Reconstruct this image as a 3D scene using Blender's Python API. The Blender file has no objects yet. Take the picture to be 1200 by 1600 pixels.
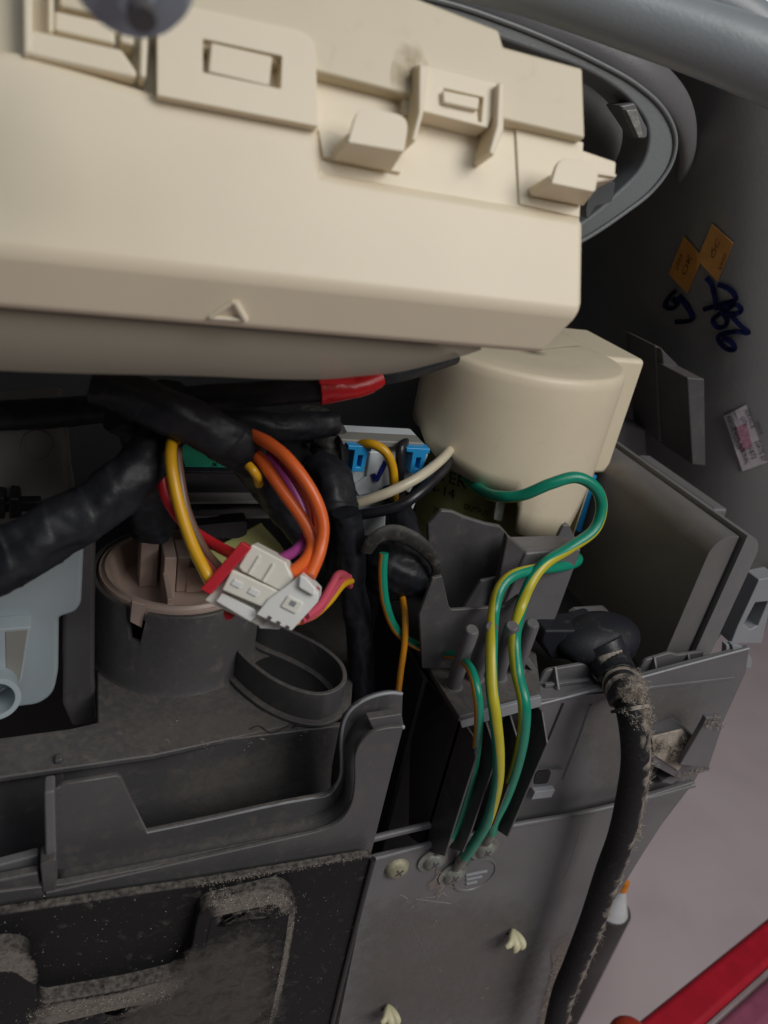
import bpy, bmesh, math, random
from mathutils import Vector, Matrix, noise
from mathutils.geometry import tessellate_polygon
random.seed(7)
sc = bpy.context.scene
# ------------------------------------------------------------------ camera
EYE = Vector((0.0, 0.0, 0.95))                      # camera stands 0.95 m above the floor
ROT = Matrix(((0.92603083, 0.00781, -0.37736706),
              (-0.33386078, 0.48334779, -0.80926627),
              (0.17607917, 0.87539358, 0.45020241)))
F = 1200.0
cam_data = bpy.data.cameras.new('camera'); cam = bpy.data.objects.new('camera', cam_data)
sc.collection.objects.link(cam)
cam.matrix_world = Matrix.Translation(EYE) @ ROT.to_4x4()
cam_data.sensor_fit = 'VERTICAL'; cam_data.sensor_height = 36; cam_data.lens = 27
cam_data.clip_start = 0.005; cam_data.clip_end = 50
cam_data.dof.use_dof = True; cam_data.dof.focus_distance = 0.34; cam_data.dof.aperture_fstop = 12
sc.camera = cam
# ------------------------------------------------------------------ light: dim room, one soft window to the right of the viewer
w = bpy.data.worlds.new('World'); sc.world = w; w.use_nodes = True
bg = w.node_tree.nodes['Background']; bg.inputs[0].default_value = (0.80, 0.90, 1.0, 1); bg.inputs[1].default_value = 0.025
def area(name, loc, target, size, energy, color):
    l = bpy.data.lights.new(name, 'AREA'); l.shape = 'RECTANGLE'; l.size, l.size_y = size
    l.energy = energy; l.color = color
    o = bpy.data.objects.new(name, l); sc.collection.objects.link(o)
    o.location = loc
    o.rotation_euler = (Vector(target) - Vector(loc)).to_track_quat('-Z', 'Y').to_euler()
area('window_light', (0.90, -0.92, 1.92), (0.12, 0.25, 0.8), (0.85, 1.0), 19.0, (1.0, 0.965, 0.92))
area('ceiling_light', (0.12, -0.72, 2.4), (0.12, 0.25, 0.8), (1.1, 1.1), 6.0, (0.86, 0.93, 1.0))
sc.view_settings.view_transform = 'Standard'; sc.view_settings.look = 'None'
sc.view_settings.gamma = 1; sc.view_settings.exposure = 0
col = sc.collection

# ------------------------------------------------------------------ geometry helpers (coordinates relative to EYE until linked)
def ray(px, py): return ROT @ Vector(((px - 600) / F, -(py - 800) / F, -1.0))
def PY(px, py, y): r = ray(px, py); return r * (y / r.y)
def PX(px, py, x): r = ray(px, py); return r * (x / r.x)
def PZ(px, py, z): r = ray(px, py); return r * (z / r.z)
TN = Vector((0, -0.901, 0.433)); TT = Vector((0, 0.433, 0.901)); T0 = Vector((0, 0.19, -0.04))
def PT(px, py, off=0.0):
    r = ray(px, py); return r * ((T0.dot(TN) + off) / r.dot(TN))
def yp(y): return lambda a, b: PY(a, b, y)
def xp(x): return lambda a, b: PX(a, b, x)
def zp(z): return lambda a, b: PZ(a, b, z)
def tp(o): return lambda a, b: PT(a, b, o)

def cr(pts, n=8, closed=False):
    pts = [tuple(p) if not isinstance(p, Vector) else p for p in pts]
    V = [Vector(p) for p in pts]; m = len(V); out = []
    segs = m if closed else m - 1
    for i in range(segs):
        if closed: p0, p1, p2, p3 = V[i-1], V[i], V[(i+1) % m], V[(i+2) % m]
        else: p0, p1, p2, p3 = V[max(i-1, 0)], V[i], V[i+1], V[min(i+2, m-1)]
        for k in range(n):
            t = k / n
            out.append(0.5 * ((2*p1) + (-p0+p2)*t + (2*p0-5*p1+4*p2-p3)*t*t + (-p0+3*p1-3*p2+p3)*t*t*t))
    if not closed: out.append(V[-1])
    return out
def rnd(pts, r, n=4):
    """round the corners of a pixel polygon; r = radius or list"""
    m = len(pts); out = []
    for i in range(m):
        a, b, c = Vector(pts[i-1]), Vector(pts[i]), Vector(pts[(i+1) % m])
        rr = r[i] if isinstance(r, (list, tuple)) else r
        if rr <= 0: out.append(tuple(b)); continue
        d1 = (a-b); d2 = (c-b); q = min(rr, d1.length*.45, d2.length*.45)
        s = b + d1.normalized()*q; e = b + d2.normalized()*q
        for k in range(n+1):
            t = k/n; out.append(tuple(s*(1-t)**2 + b*2*t*(1-t) + e*t*t))
    return out

org = {}
def link(o, parent, origin):
    col.objects.link(o)
    if parent is not None:
        o.parent = parent; o.location = origin - org[parent.name]
    else: o.location = origin + EYE
    org[o.name] = origin
def obj(name, bm, m, parent=None, smooth=False, bevel=0, seg=2, kind=None, angle=30, sub=0, recalc=True):
    if recalc: bmesh.ops.recalc_face_normals(bm, faces=bm.faces)
    me = bpy.data.meshes.new(name)
    vs = [v.co for v in bm.verts]
    lo = Vector([min(v[i] for v in vs) for i in range(3)]); hi = Vector([max(v[i] for v in vs) for i in range(3)])
    c = (lo+hi)/2
    for v in bm.verts: v.co -= c
    bm.to_mesh(me); bm.free()
    for mm in (m if isinstance(m, (list, tuple)) else [m]): me.materials.append(mm)
    o = bpy.data.objects.new(name, me); link(o, parent, c)
    if smooth or bevel:
        me.shade_smooth()
    if bevel:
        b = o.modifiers.new('edge', 'BEVEL'); b.width = bevel; b.segments = seg; b.limit_method = 'ANGLE'; b.angle_limit = math.radians(angle)
        b.harden_normals = True; b.use_clamp_overlap = True
    elif smooth:
        try:
            me.set_sharp_from_angle(angle=math.radians(50))
        except Exception: pass
    if sub:
        s = o.modifiers.new('sub', 'SUBSURF'); s.levels = s.render_levels = sub
    if kind: o['kind'] = kind
    return o
def thing(name, label, cat, at, group=None):
    o = bpy.data.objects.new(name, None); o.empty_display_size = .01
    link(o, None, Vector(at)); o['label'] = label; o['category'] = cat
    if group: o['group'] = group
    return o
def tag(o, label, cat, group=None):
    o['label'] = label; o['category'] = cat
    if group: o['group'] = group
    return o

def prism_bm(front, back=None, vec=None, holes=(), bm=None):
    bm = bm or bmesh.new()
    loops = [list(front)] + [list(h) for h in holes]
    bl = [[p + vec for p in l] for l in loops] if back is None else [list(back)]
    tris = tessellate_polygon(loops) if (holes or True) else None
    flat = [p for l in loops for p in l]; bflat = [p for l in bl for p in l]
    fv = [bm.verts.new(p) for p in flat]; bv = [bm.verts.new(p) for p in bflat]
    for t in tris:
        try:
            bm.faces.new([fv[i] for i in t]); bm.faces.new([bv[i] for i in reversed(t)])
        except ValueError: pass
    s = 0
    for l in loops:
        n = len(l)
        for i in range(n):
            a, b = s+i, s+(i+1) % n
            try: bm.faces.new((fv[a], fv[b], bv[b], bv[a]))
            except ValueError: pass
        s += n
    bmesh.ops.remove_doubles(bm, verts=bm.verts, dist=1e-6)
    return bm
def prism(name, pix, surf, vec, m, parent=None, holes=(), bevel=0.0006, r=0, hr=0, seg=2, kind=None, angle=35):
    if r: pix = rnd(pix, r)
    hs = [rnd(h, hr) if hr else h for h in holes]
    bm = prism_bm([surf(*p) for p in pix], vec=Vector(vec), holes=[[surf(*p) for p in h] for h in hs])
    bmesh.ops.dissolve_limit(bm, angle_limit=0.01, verts=bm.verts, edges=bm.edges)
    return obj(name, bm, m, parent, bevel=bevel, seg=seg, kind=kind, angle=angle)
def box_bm(lo, hi, bm=None):
    bm = bm or bmesh.new()
    lo, hi = Vector(lo), Vector(hi)
    r = bmesh.ops.create_cube(bm, size=1)
    for v in r['verts']:
        v.co = Vector([(lo[i]+hi[i])/2 + v.co[i]*(hi[i]-lo[i]) for i in range(3)])
    return bm
def obox_bm(c, ax, ay, az, bm=None):
    """oriented box: centre + half axis vectors"""
    bm = bm or bmesh.new()
    r = bmesh.ops.create_cube(bm, size=2)
    for v in r['verts']: v.co = c + ax*v.co.x + ay*v.co.y + az*v.co.z
    return bm
def frames(P):
    T = []
    for i in range(len(P)):
        a = P[max(i-1, 0)]; b = P[min(i+1, len(P)-1)]; T.append((b-a).normalized())
    N = T[0].cross(Vector((0, -1, 0.2))); N = N.normalized() if N.length > 1e-4 else Vector((1, 0, 0))
    fr = []
    for t in T:
        N = (N - t*N.dot(t)).normalized(); fr.append((N.copy(), t.cross(N)))
    return fr
def vframes(P):
    out = []
    for i in range(len(P)):
        t = (P[min(i+1, len(P)-1)]-P[max(i-1, 0)]).normalized(); a = t.cross(P[i].normalized()).normalized(); out.append((a, t.cross(a).normalized()))
    return out
def tube_bm(P, R, ns=12, bm=None, stripe=None, flat=1.0, wrap=None, caps=True):
    """stripe: function(s 0..1)-> (centre angle, half width) for material 1; wrap: tape ridges (pitch, amount)"""
    bm = bm or bmesh.new(); fr = vframes(P) if stripe else frames(P); L = 0; rings = []; S = [0]
    for i in range(1, len(P)): S.append(S[-1] + (P[i]-P[i-1]).length)
    sd = random.random()*50
    for i, p in enumerate(P):
        r = R(S[i]/S[-1]) if callable(R) else R
        a, b = fr[i]; ring = []
        for k in range(ns):
            th = 2*math.pi*k/ns
            if stripe: th += stripe(S[i]/S[-1])[0]
            rr = r
            if wrap:
                ph = (S[i]/wrap[0] + th/(2*math.pi)*0.9 + .6*noise.noise(Vector((S[i]*60+sd, 0, 3)))) % 1.0
                rr = r*(1 + wrap[1]*(ph-.5)) * (1 + wrap[2]*noise.noise(Vector((math.cos(th)*1.3, math.sin(th)*1.3, S[i]*70+sd))) + .05*noise.noise(Vector((math.cos(th)*3, math.sin(th)*3, S[i]*260+sd))))
            ring.append(bm.verts.new(p + a*math.cos(th)*rr + b*math.sin(th)*rr*flat))
        rings.append(ring)
    for i in range(len(P)-1):
        for k in range(ns):
            f = bm.faces.new((rings[i][k], rings[i][(k+1) % ns], rings[i+1][(k+1) % ns], rings[i+1][k]))
            f.smooth = True
            if stripe:
                c, hw = stripe(S[i]/S[-1]); th = 2*math.pi*(k+.5)/ns
                d = (th + math.pi) % (2*math.pi) - math.pi
                if abs(d) < hw: f.material_index = 1
    if caps:
        bm.faces.new(list(reversed(rings[0]))); bm.faces.new(rings[-1])
    return bm
def tube(name, pts, R, m, parent=None, n=10, ns=14, **kw):
    P = cr([PY(*p) if len(p) == 3 else p for p in pts], n)
    o_kw = {k: kw.pop(k) for k in ('kind',) if k in kw}
    bm = tube_bm(P, R, ns, **kw)
    return obj(name, bm, m, parent, smooth=True, **o_kw)
def cyl_bm(c, axis, r, h, ns=32, r2=None, bm=None):
    axis = Vector(axis).normalized()
    return tube_bm([Vector(c), Vector(c)+axis*h], (lambda s: r + ((r2 if r2 is not None else r)-r)*s), ns, bm=bm)
def lathe_bm(c, prof, ns=64, a0=0, a1=2*math.pi, bm=None, xs=1, ys=1):
    """prof list of (r,z); revolve round z axis at c"""
    bm = bm or bmesh.new(); full = abs(a1-a0-2*math.pi) < 1e-6
    cols = []
    cnt = ns if full else ns+1
    for k in range(cnt):
        th = a0+(a1-a0)*k/ns
        cols.append([bm.verts.new(Vector(c)+Vector((math.cos(th)*r*xs, math.sin(th)*r*ys, z))) for r, z in prof])
    for k in range(ns):
        A, B = cols[k], cols[(k+1) % cnt]
        for i in range(len(prof)-1):
            bm.faces.new((A[i], B[i], B[i+1], A[i+1]))
    bmesh.ops.remove_doubles(bm, verts=bm.verts, dist=1e-6)
    return bm
def ribbon_bm(P, dirs, thick, bm=None, closed=False):
    """wall: top path P, extruded along dirs (vector), given thickness sideways"""
    bm = bm or bmesh.new(); n = len(P); d = Vector(dirs); A = []
    for i, p in enumerate(P):
        a = P[i-1] if (i > 0 or closed) else P[0]; b = P[(i+1) % n] if (i < n-1 or closed) else P[-1]
        t = (b-a).normalized(); s = t.cross(d).normalized()*thick/2
        A.append([bm.verts.new(p+s), bm.verts.new(p-s), bm.verts.new(p-s+d), bm.verts.new(p+s+d)])
    for i in range(n if closed else n-1):
        a, b = A[i], A[(i+1) % n]
        for k in range(4): bm.faces.new((a[k], a[(k+1) % 4], b[(k+1) % 4], b[k]))
    if not closed:
        bm.faces.new(A[0]); bm.faces.new(list(reversed(A[-1])))
    return bm

# text laid on a surface: origin pixel, pixel step vectors for one em along and up
def text(name, s, o, ex, ey, surf, m, parent, thick=0.00025):
    cu = bpy.data.curves.new('lettering', 'FONT'); cu.body = s; cu.size = 1; cu.resolution_u = 2
    to = bpy.data.objects.new('tmp', cu); col.objects.link(to)
    bpy.context.view_layer.update()
    me = to.evaluated_get(bpy.context.evaluated_depsgraph_get()).to_mesh()
    bm = bmesh.new(); bm.from_mesh(me); to.to_mesh_clear(); bpy.data.objects.remove(to)
    for v in bm.verts:
        x, y = v.co.x, v.co.y
        p = surf(o[0]+ex[0]*x+ey[0]*y, o[1]+ex[1]*x+ey[1]*y)
        v.co = p*(1-thick/p.length)
    return obj(name, bm, m, parent, recalc=False)
def stroke(name, pts, w, surf, m, parent):
    P = [surf(p.x, p.y) for p in cr([Vector((a, b, 0)) for a, b in pts], 6)]
    P = [p*(1-0.0007/p.length) for p in P]
    bm = bmesh.new(); rows = []
    for i, p in enumerate(P):
        t = (P[min(i+1, len(P)-1)]-P[max(i-1, 0)]).normalized(); s = t.cross(p.normalized())*w*.5*(0.92+.12*random.random())
        rows.append((bm.verts.new(p+s), bm.verts.new(p-s)))
    for a, b in zip(rows, rows[1:]): bm.faces.new((a[0], a[1], b[1], b[0]))
    return obj(name, bm, m, parent)

# ------------------------------------------------------------------ materials
def mat(name, rgb, rough=0.45, spec=0.5, bump=0.15, bscale=900, var=0.12, vscale=60, dust=0.0, dustcol=(0.20, 0.175, 0.15),
        dscale=160, speck=0.0, alpha=1.0, metal=0.0, sss=0.0, up=0.0, wear=None, coat=0.0, side=None):
    m = bpy.data.materials.new(name); m.use_nodes = True; nt = m.node_tree; N = nt.nodes; L = nt.links
    b = N['Principled BSDF']; b.inputs['Roughness'].default_value = rough
    b.inputs['Specular IOR Level'].default_value = spec; b.inputs['Metallic'].default_value = metal
    if coat: b.inputs['Coat Weight'].default_value = coat; b.inputs['Coat Roughness'].default_value = .25
    if sss: b.inputs['Subsurface Weight'].default_value = sss; b.inputs['Subsurface Radius'].default_value = (.004, .003, .002); b.inputs['Subsurface Scale'].default_value = 1
    tc = N.new('ShaderNodeTexCoord')
    def nz(scale, detail=4, dist=0.0):
        n = N.new('ShaderNodeTexNoise'); n.inputs['Scale'].default_value = scale; n.inputs['Detail'].default_value = detail
        n.inputs['Distortion'].default_value = dist
        L.new(tc.outputs['Object'], n.inputs['Vector']); return n
    def ramp(src, lo, hi):
        r = N.new('ShaderNodeMapRange'); r.inputs[1].default_value = lo; r.inputs[2].default_value = hi; L.new(src, r.inputs[0]); return r.outputs[0]
    def mix(fac, a, c):
        x = N.new('ShaderNodeMix'); x.data_type = 'RGBA'
        if isinstance(fac, float): x.inputs[0].default_value = fac
        else: L.new(fac, x.inputs[0])
        for i, q in ((6, a), (7, c)):
            if isinstance(q, tuple): x.inputs[i].default_value = (*q, 1)
            else: L.new(q, x.inputs[i])
        return x.outputs[2]
    n1 = nz(vscale, 5, .4)
    c = mix(ramp(n1.outputs[0], .3, .7), tuple(v*(1-var) for v in rgb), tuple(min(1, v*(1+var)) for v in rgb))
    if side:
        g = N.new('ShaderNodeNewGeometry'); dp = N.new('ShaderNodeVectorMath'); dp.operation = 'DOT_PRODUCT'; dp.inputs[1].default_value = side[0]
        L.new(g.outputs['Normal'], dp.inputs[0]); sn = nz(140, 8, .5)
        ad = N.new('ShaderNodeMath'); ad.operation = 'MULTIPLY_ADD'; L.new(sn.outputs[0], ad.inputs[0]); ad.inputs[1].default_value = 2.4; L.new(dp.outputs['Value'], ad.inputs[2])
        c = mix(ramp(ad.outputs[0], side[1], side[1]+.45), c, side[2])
    if dust > 0 or up > 0:
        d1 = nz(dscale, 8, .6); f = ramp(d1.outputs[0], .62-.3*dust, .80-.2*dust)
        mul = N.new('ShaderNodeMath'); mul.operation = 'MULTIPLY'; L.new(f, mul.inputs[0]); mul.inputs[1].default_value = min(1, .25+dust)
        fac = mul.outputs[0]
        if up > 0:
            g = N.new('ShaderNodeNewGeometry'); sx = N.new('ShaderNodeSeparateXYZ'); L.new(g.outputs['Normal'], sx.inputs[0])
            u = ramp(sx.outputs[2], .15, .95)
            fn = nz(dscale*2.5, 6); fr_ = ramp(fn.outputs[0], .25, .75)
            m3 = N.new('ShaderNodeMath'); m3.operation = 'MULTIPLY'; L.new(u, m3.inputs[0]); L.new(fr_, m3.inputs[1])
            m4 = N.new('ShaderNodeMath'); m4.operation = 'MULTIPLY_ADD'; L.new(m3.outputs[0], m4.inputs[0]); m4.inputs[1].default_value = up; L.new(fac, m4.inputs[2]); m4.use_clamp = True
            fac = m4.outputs[0]
        c = mix(fac, c, dustcol)
        rr = N.new('ShaderNodeMath'); rr.operation = 'MULTIPLY_ADD'; L.new(fac, rr.inputs[0]); rr.inputs[1].default_value = .9-rough; rr.inputs[2].default_value = rough
        L.new(rr.outputs[0], b.inputs['Roughness'])
    if speck > 0:
        v = N.new('ShaderNodeTexVoronoi'); v.inputs['Scale'].default_value = 420; L.new(tc.outputs['Object'], v.inputs['Vector'])
        sp = ramp(v.outputs['Distance'], .13, .05)
        k = nz(260, 2); kk = ramp(k.outputs[0], .50, .62)
        mm = N.new('ShaderNodeMath'); mm.operation = 'MULTIPLY'; L.new(sp, mm.inputs[0]); L.new(kk, mm.inputs[1])
        m2 = N.new('ShaderNodeMath'); m2.operation = 'MULTIPLY'; L.new(mm.outputs[0], m2.inputs[0]); m2.inputs[1].default_value = speck
        c = mix(m2.outputs[0], c, (0.33, 0.31, 0.29))
    if wear:
        wn = nz(wear[1], 6, 1.0); c = mix(ramp(wn.outputs[0], wear[2], wear[3]), c, wear[0])
    L.new(c, b.inputs['Base Color'])
    if bump:
        bn = nz(bscale, 3); bb = N.new('ShaderNodeBump'); bb.inputs['Strength'].default_value = bump; bb.inputs['Distance'].default_value = .0004
        L.new(bn.outputs[0], bb.inputs['Height']); L.new(bb.outputs[0], b.inputs['Normal'])
    if alpha < 1: b.inputs['Alpha'].default_value = alpha
    return m
cream = mat('cream_plastic', (0.79, 0.695, 0.53), rough=.42, bump=.05, bscale=500, var=.03, vscale=25, sss=.15)
creamcap = mat('cream_cap_plastic', (0.75, 0.655, 0.49), rough=.42, bump=.05, bscale=500, var=.025, vscale=25, sss=.15, dust=.05, dustcol=(.5, .42, .30))
creamdark = mat('darker_cream_plastic', (0.66, 0.575, 0.42), rough=.42, bump=.05, var=.03, vscale=25, dust=.02, dustcol=(.55, .46, .28))  # darker cream for the upper plate, recess backs, a cover and a rib
stainm = mat('yellow_glue_stain', (.34, .25, .09), rough=.3, bump=.1)
grey = mat('grey_plastic', (0.138, 0.134, 0.141), rough=.37, bump=.25, bscale=1100, var=.08, vscale=40, dust=.12, dustcol=(.17, .155, .14), up=.35, speck=.25)
greyd = mat('dark_grey_plastic', (0.080, 0.077, 0.081), rough=.37, bump=.25, bscale=1100, var=.10, vscale=35, dust=.22, dustcol=(.15, .128, .108), up=.6, speck=.3)
boxlid = mat('box_lid_grey_plastic', (0.17, 0.168, 0.172), rough=.37, bump=.25, bscale=1100, var=.08, vscale=40, dust=.12, dustcol=(.17, .155, .14), up=.3, speck=.2)
rimm = mat('blue_grey_rim_plastic', (0.25, 0.275, 0.295), rough=.40, bump=.25, bscale=700, var=.08, vscale=14)
greybrown = mat('dusty_brown_grey_plastic', (0.145, 0.138, 0.136), rough=.40, bump=.25, bscale=1100, var=.12, vscale=30, dust=.35, dustcol=(.155, .137, .12), up=.2, speck=.3, dscale=60)
greyl = mat('light_grey_plastic', (0.27, 0.28, 0.30), rough=.38, bump=.2, bscale=900, var=.06, vscale=30, dust=.05)
greyshell = mat('cover_grey_plastic', (0.135, 0.137, 0.138), rough=.45, bump=.3, bscale=500, var=.10, vscale=11, dust=.22, dustcol=(.20, .185, .165), dscale=40)
greyblue = mat('blue_grey_plastic', (0.165, 0.175, 0.18), rough=.40, bump=.25, bscale=700, var=.08, vscale=14, dust=.08, dustcol=(.16, .15, .14))
steel = mat('grey_back_sheet', (0.142, 0.138, 0.143), rough=.44, bump=.25, bscale=800, var=.15, vscale=22, dust=.20, dustcol=(.19, .175, .165), speck=.55, dscale=70)
blackp = mat('black_cover_plastic', (0.010, 0.0095, 0.011), rough=.6, spec=.25, bump=.5, bscale=1500, var=.15, dust=.06, dustcol=(.17, .15, .13), dscale=200, speck=.9, up=1.1)
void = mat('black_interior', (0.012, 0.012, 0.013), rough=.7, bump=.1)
black = mat('black_plastic', (0.016, 0.016, 0.018), rough=.4, bump=.15, dust=.03)
tape = mat('black_tape', (0.013, 0.014, 0.018), rough=.48, spec=.32, bump=1.0, bscale=170, var=.35, vscale=150, dust=.06, dustcol=(.06, .055, .05))
tapedust = mat('dusty_black_tape', (0.03, 0.03, 0.03), rough=.6, bump=.5, bscale=500, var=.3, dust=.35, dustcol=(.14, .12, .10), dscale=300)
rubber = mat('black_rubber', (0.018, 0.019, 0.024), rough=.42, bump=.3, bscale=900, dust=.10, dustcol=(.2, .18, .16), dscale=220, speck=.5)
rubberb = mat('blue_black_rubber', (0.012, 0.013, 0.019), rough=.55, spec=.35, bump=.3, bscale=900, dust=.08, speck=.4)
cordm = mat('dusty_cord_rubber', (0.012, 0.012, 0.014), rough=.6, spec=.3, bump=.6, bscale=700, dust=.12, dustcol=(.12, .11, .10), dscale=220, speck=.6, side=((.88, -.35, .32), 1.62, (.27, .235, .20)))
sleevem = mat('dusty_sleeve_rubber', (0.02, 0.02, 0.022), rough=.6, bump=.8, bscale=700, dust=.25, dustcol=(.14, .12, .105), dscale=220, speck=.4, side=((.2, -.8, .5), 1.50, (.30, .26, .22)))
dustm = mat('grey_lint', (0.38, 0.33, 0.28), rough=1, spec=.1, bump=.8, bscale=900, var=.25, vscale=400)
beige = mat('pinkish_beige_plastic', (0.46, 0.345, 0.295), rough=.36, bump=.1, var=.06, vscale=50)
white = mat('white_plastic', (0.62, 0.67, 0.70), rough=.4, bump=.08, var=.04, vscale=30, sss=.2)
tankm = mat('milky_tank_plastic', (0.36, 0.42, 0.45), rough=.4, bump=.06, var=.05, vscale=25, sss=.2)
tankd = mat('grey_valve_plastic', (0.24, 0.235, 0.215), rough=.5, bump=.06, var=.08, vscale=25)
conw = mat('ivory_connector_nylon', (0.80, 0.77, 0.68), rough=.35, bump=.06, var=.04, vscale=90, sss=.15)
conw2 = mat('white_connector_nylon', (0.80, 0.80, 0.77), rough=.35, bump=.06, var=.04, vscale=90, sss=.15)
redp = mat('red_plastic', (0.52, 0.022, 0.035), rough=.4, bump=.05)
redt = mat('red_tape', (0.62, 0.012, 0.018), rough=.35, bump=.5, bscale=300, var=.15)
bluep = mat('blue_clip_plastic', (0.02, 0.30, 0.66), rough=.32, bump=.05)
ink = mat('blue_ink', (0.012, 0.02, 0.20), rough=.5, bump=0)
inkd = mat('dark_blue_marker', (0.004, 0.006, 0.028), rough=.8, spec=.05, bump=0)
inkb = mat('black_print', (0.012, 0.012, 0.012), rough=.6, bump=0)
olive = mat('olive_label', (0.30, 0.29, 0.11), rough=.35, bump=.08, var=.12, vscale=60)
lime = mat('yellow_green_sheet', (0.50, 0.53, 0.19), rough=.35, bump=.08, var=.1, vscale=50)
greenl = mat('green_label', (0.02, 0.33, 0.20), rough=.5, bump=.02)
W = {}
for n_, c_ in dict(orange=(.72, .13, .025), red=(.60, .02, .03), yellow=(.68, .36, .012), purple=(.30, .05, .22), brown=(.15, .085, .06),
                   pink=(.62, .09, .14), rose=(.42, .08, .08), ivory=(.62, .56, .42), black=(.014, .014, .018), green=(.006, .25, .155),
                   lemon=(.50, .44, .03), amber=(.62, .25, .015)).items():
    W[n_] = mat(n_+'_wire_sleeve', c_, rough=.34, bump=.08, bscale=700, var=.06, vscale=120)
orange_st = mat('orange_sticker', (0.42, 0.19, 0.035), rough=.55, bump=.05, var=.12, vscale=90)
orange_pr = mat('brown_print', (0.10, 0.035, 0.01), rough=.6, bump=0)
pale_st = mat('pale_paper_sticker', (0.36, 0.33, 0.36), rough=.6, bump=.05, var=.1, vscale=150)
pinkst = mat('pink_stamp_ink', (0.27, 0.13, 0.18), rough=.6, bump=0, var=.4, vscale=600)
metalm = mat('dull_screw_metal', (0.24, 0.245, 0.22), rough=.55, metal=.4, bump=.5, bscale=900, var=.3, vscale=300, dust=.25, dustcol=(.2, .19, .17), dscale=500)
brassm = mat('pale_yellow_screw', (0.33, 0.31, 0.21), rough=.5, metal=.15, bump=.5, bscale=900, var=.2, vscale=300, dust=.15, dscale=500)
clipm = mat('pale_yellow_clip', (0.62, 0.58, 0.38), rough=.45, bump=.1)
floorm = mat('pinkish_grey_floor', (0.68, 0.565, 0.59), rough=.55, bump=.2, bscale=150, var=.07, vscale=9, wear=((.72, .61, .63), 3, .45, .7))
mauve = mat('mauve_plastic', (0.30, 0.08, 0.14), rough=.4, bump=.03)
redr = mat('deep_red_plastic', (0.46, 0.012, 0.028), rough=.4, bump=.03)
redo = mat('orange_red_plastic', (0.50, 0.05, 0.025), rough=.4, bump=.03)
pinkgrey = mat('pale_grey_strip', (0.30, 0.24, 0.25), rough=.4, bump=.03)
bottlew = mat('white_nozzle_plastic', (0.62, 0.62, 0.64), rough=.4, bump=.03)
orangep = mat('orange_cap_plastic', (0.75, 0.25, 0.02), rough=.4, bump=.03)
bottled = mat('dark_bottle_plastic', (0.055, 0.05, 0.048), rough=.6, bump=.03)
rubg = mat('grey_rubber', (0.33, 0.37, 0.43), rough=.5, bump=.2, bscale=400, var=.15, vscale=90)
wallm = mat('brown_brick_wall', (0.30, 0.20, 0.16), rough=.8, bump=.3, bscale=30)
filmm = bpy.data.materials.new('clear_film'); filmm.use_nodes = True
fb = filmm.node_tree.nodes['Principled BSDF']
fb.inputs['Base Color'].default_value = (.36, .32, .25, 1); fb.inputs['Roughness'].default_value = .38; fb.inputs['Alpha'].default_value = .60
paneM = bpy.data.materials.new('bright_window'); paneM.use_nodes = True
pb = paneM.node_tree.nodes['Principled BSDF']; pb.inputs['Emission Color'].default_value = (.9, .95, 1, 1); pb.inputs['Emission Strength'].default_value = 1.2
DN = Vector((0, 0, -1)); IN = Vector((0, 1, 0)); RT = Vector((1, 0, 0))

# ------------------------------------------------------------------ setting: floor, far wall
bm = bmesh.new()
for p in ((-4, -3), (5, -3), (5, 6), (-4, 6)): bm.verts.new((p[0], p[1], -.95))
bm.faces.new(bm.verts); obj('floor', bm, floorm, kind='structure', recalc=False)
obj('wall', box_bm((-4, 2.6, -.95), (5, 2.75, 1.6)), wallm, kind='structure')
wf = thing('window', 'bright window pane in the far wall at the top right corner', 'window', PY(1188, 0, 2.59))
prism('pane', [(1172, -60), (1260, -60), (1260, 40), (1196, 26)], yp(2.59), (0, .005, 0), paneM, wf, bevel=0)
prism('frame', [(1166, -66), (1268, -66), (1268, 48), (1192, 34)], yp(2.597), (0, .003, 0), white, wf, bevel=0)

# ------------------------------------------------------------------ washing machine interior backing
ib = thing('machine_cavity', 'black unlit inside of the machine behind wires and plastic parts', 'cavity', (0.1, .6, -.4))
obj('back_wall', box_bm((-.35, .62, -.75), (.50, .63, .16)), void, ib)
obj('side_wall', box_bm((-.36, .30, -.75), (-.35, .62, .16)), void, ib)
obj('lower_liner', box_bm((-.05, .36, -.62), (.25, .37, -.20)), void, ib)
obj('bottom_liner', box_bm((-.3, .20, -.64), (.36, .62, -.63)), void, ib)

obj('cable_bay_dark_sheet', box_bm((.168, .238, -.248), (.335, .62, -.244)), void, ib)  # added black sheet, keeps the gap behind the ledge dark
# ------------------------------------------------------------------ grey top cover shell with ring, rim, stickers
SH = [(700, .62), (860, .52), (940, .47), (1020, .425), (1090, .392), (1150, .372), (1210, .360), (1300, .352), (1420, .352)]
def shY(px):
    for (a, ya), (b, yb) in zip(SH, SH[1:]):
        if px <= b: t = max(0, (px-a)/(b-a)); return ya+(yb-ya)*t
    return SH[-1][1]
def shell(px, py): return PY(px, py, shY(px))
cover = thing('top_cover', 'grey curved plastic machine cover with round inner ring and stickers inside', 'machine cover', shell(1100, 300))
cx = [700, 780, 860, 900, 940, 980, 1020, 1060, 1090, 1120, 1150, 1180, 1210, 1260, 1300, 1360, 1420]
bm = bmesh.new(); rows = []
def topy(px): return max(-140, -60 + max(0, px-700)*.30)
def boty(px): return 1000 if px < 1130 else (1000-(px-1130)*1.9 if px < 1180 else 905-(px-1180)*.25)
NR = 26
for k in range(NR):
    t = k/(NR-1)
    rows.append([bm.verts.new(shell(px, topy(px)+(boty(px)-topy(px))*t)) for px in cx])
for a, b in zip(rows, rows[1:]):
    for i in range(len(cx)-1): bm.faces.new((a[i], a[i+1], b[i+1], b[i]))
so = obj('shell', bm, greyshell, cover, smooth=True)
s_ = so.modifiers.new('thick', 'SOLIDIFY'); s_.thickness = .003
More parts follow.
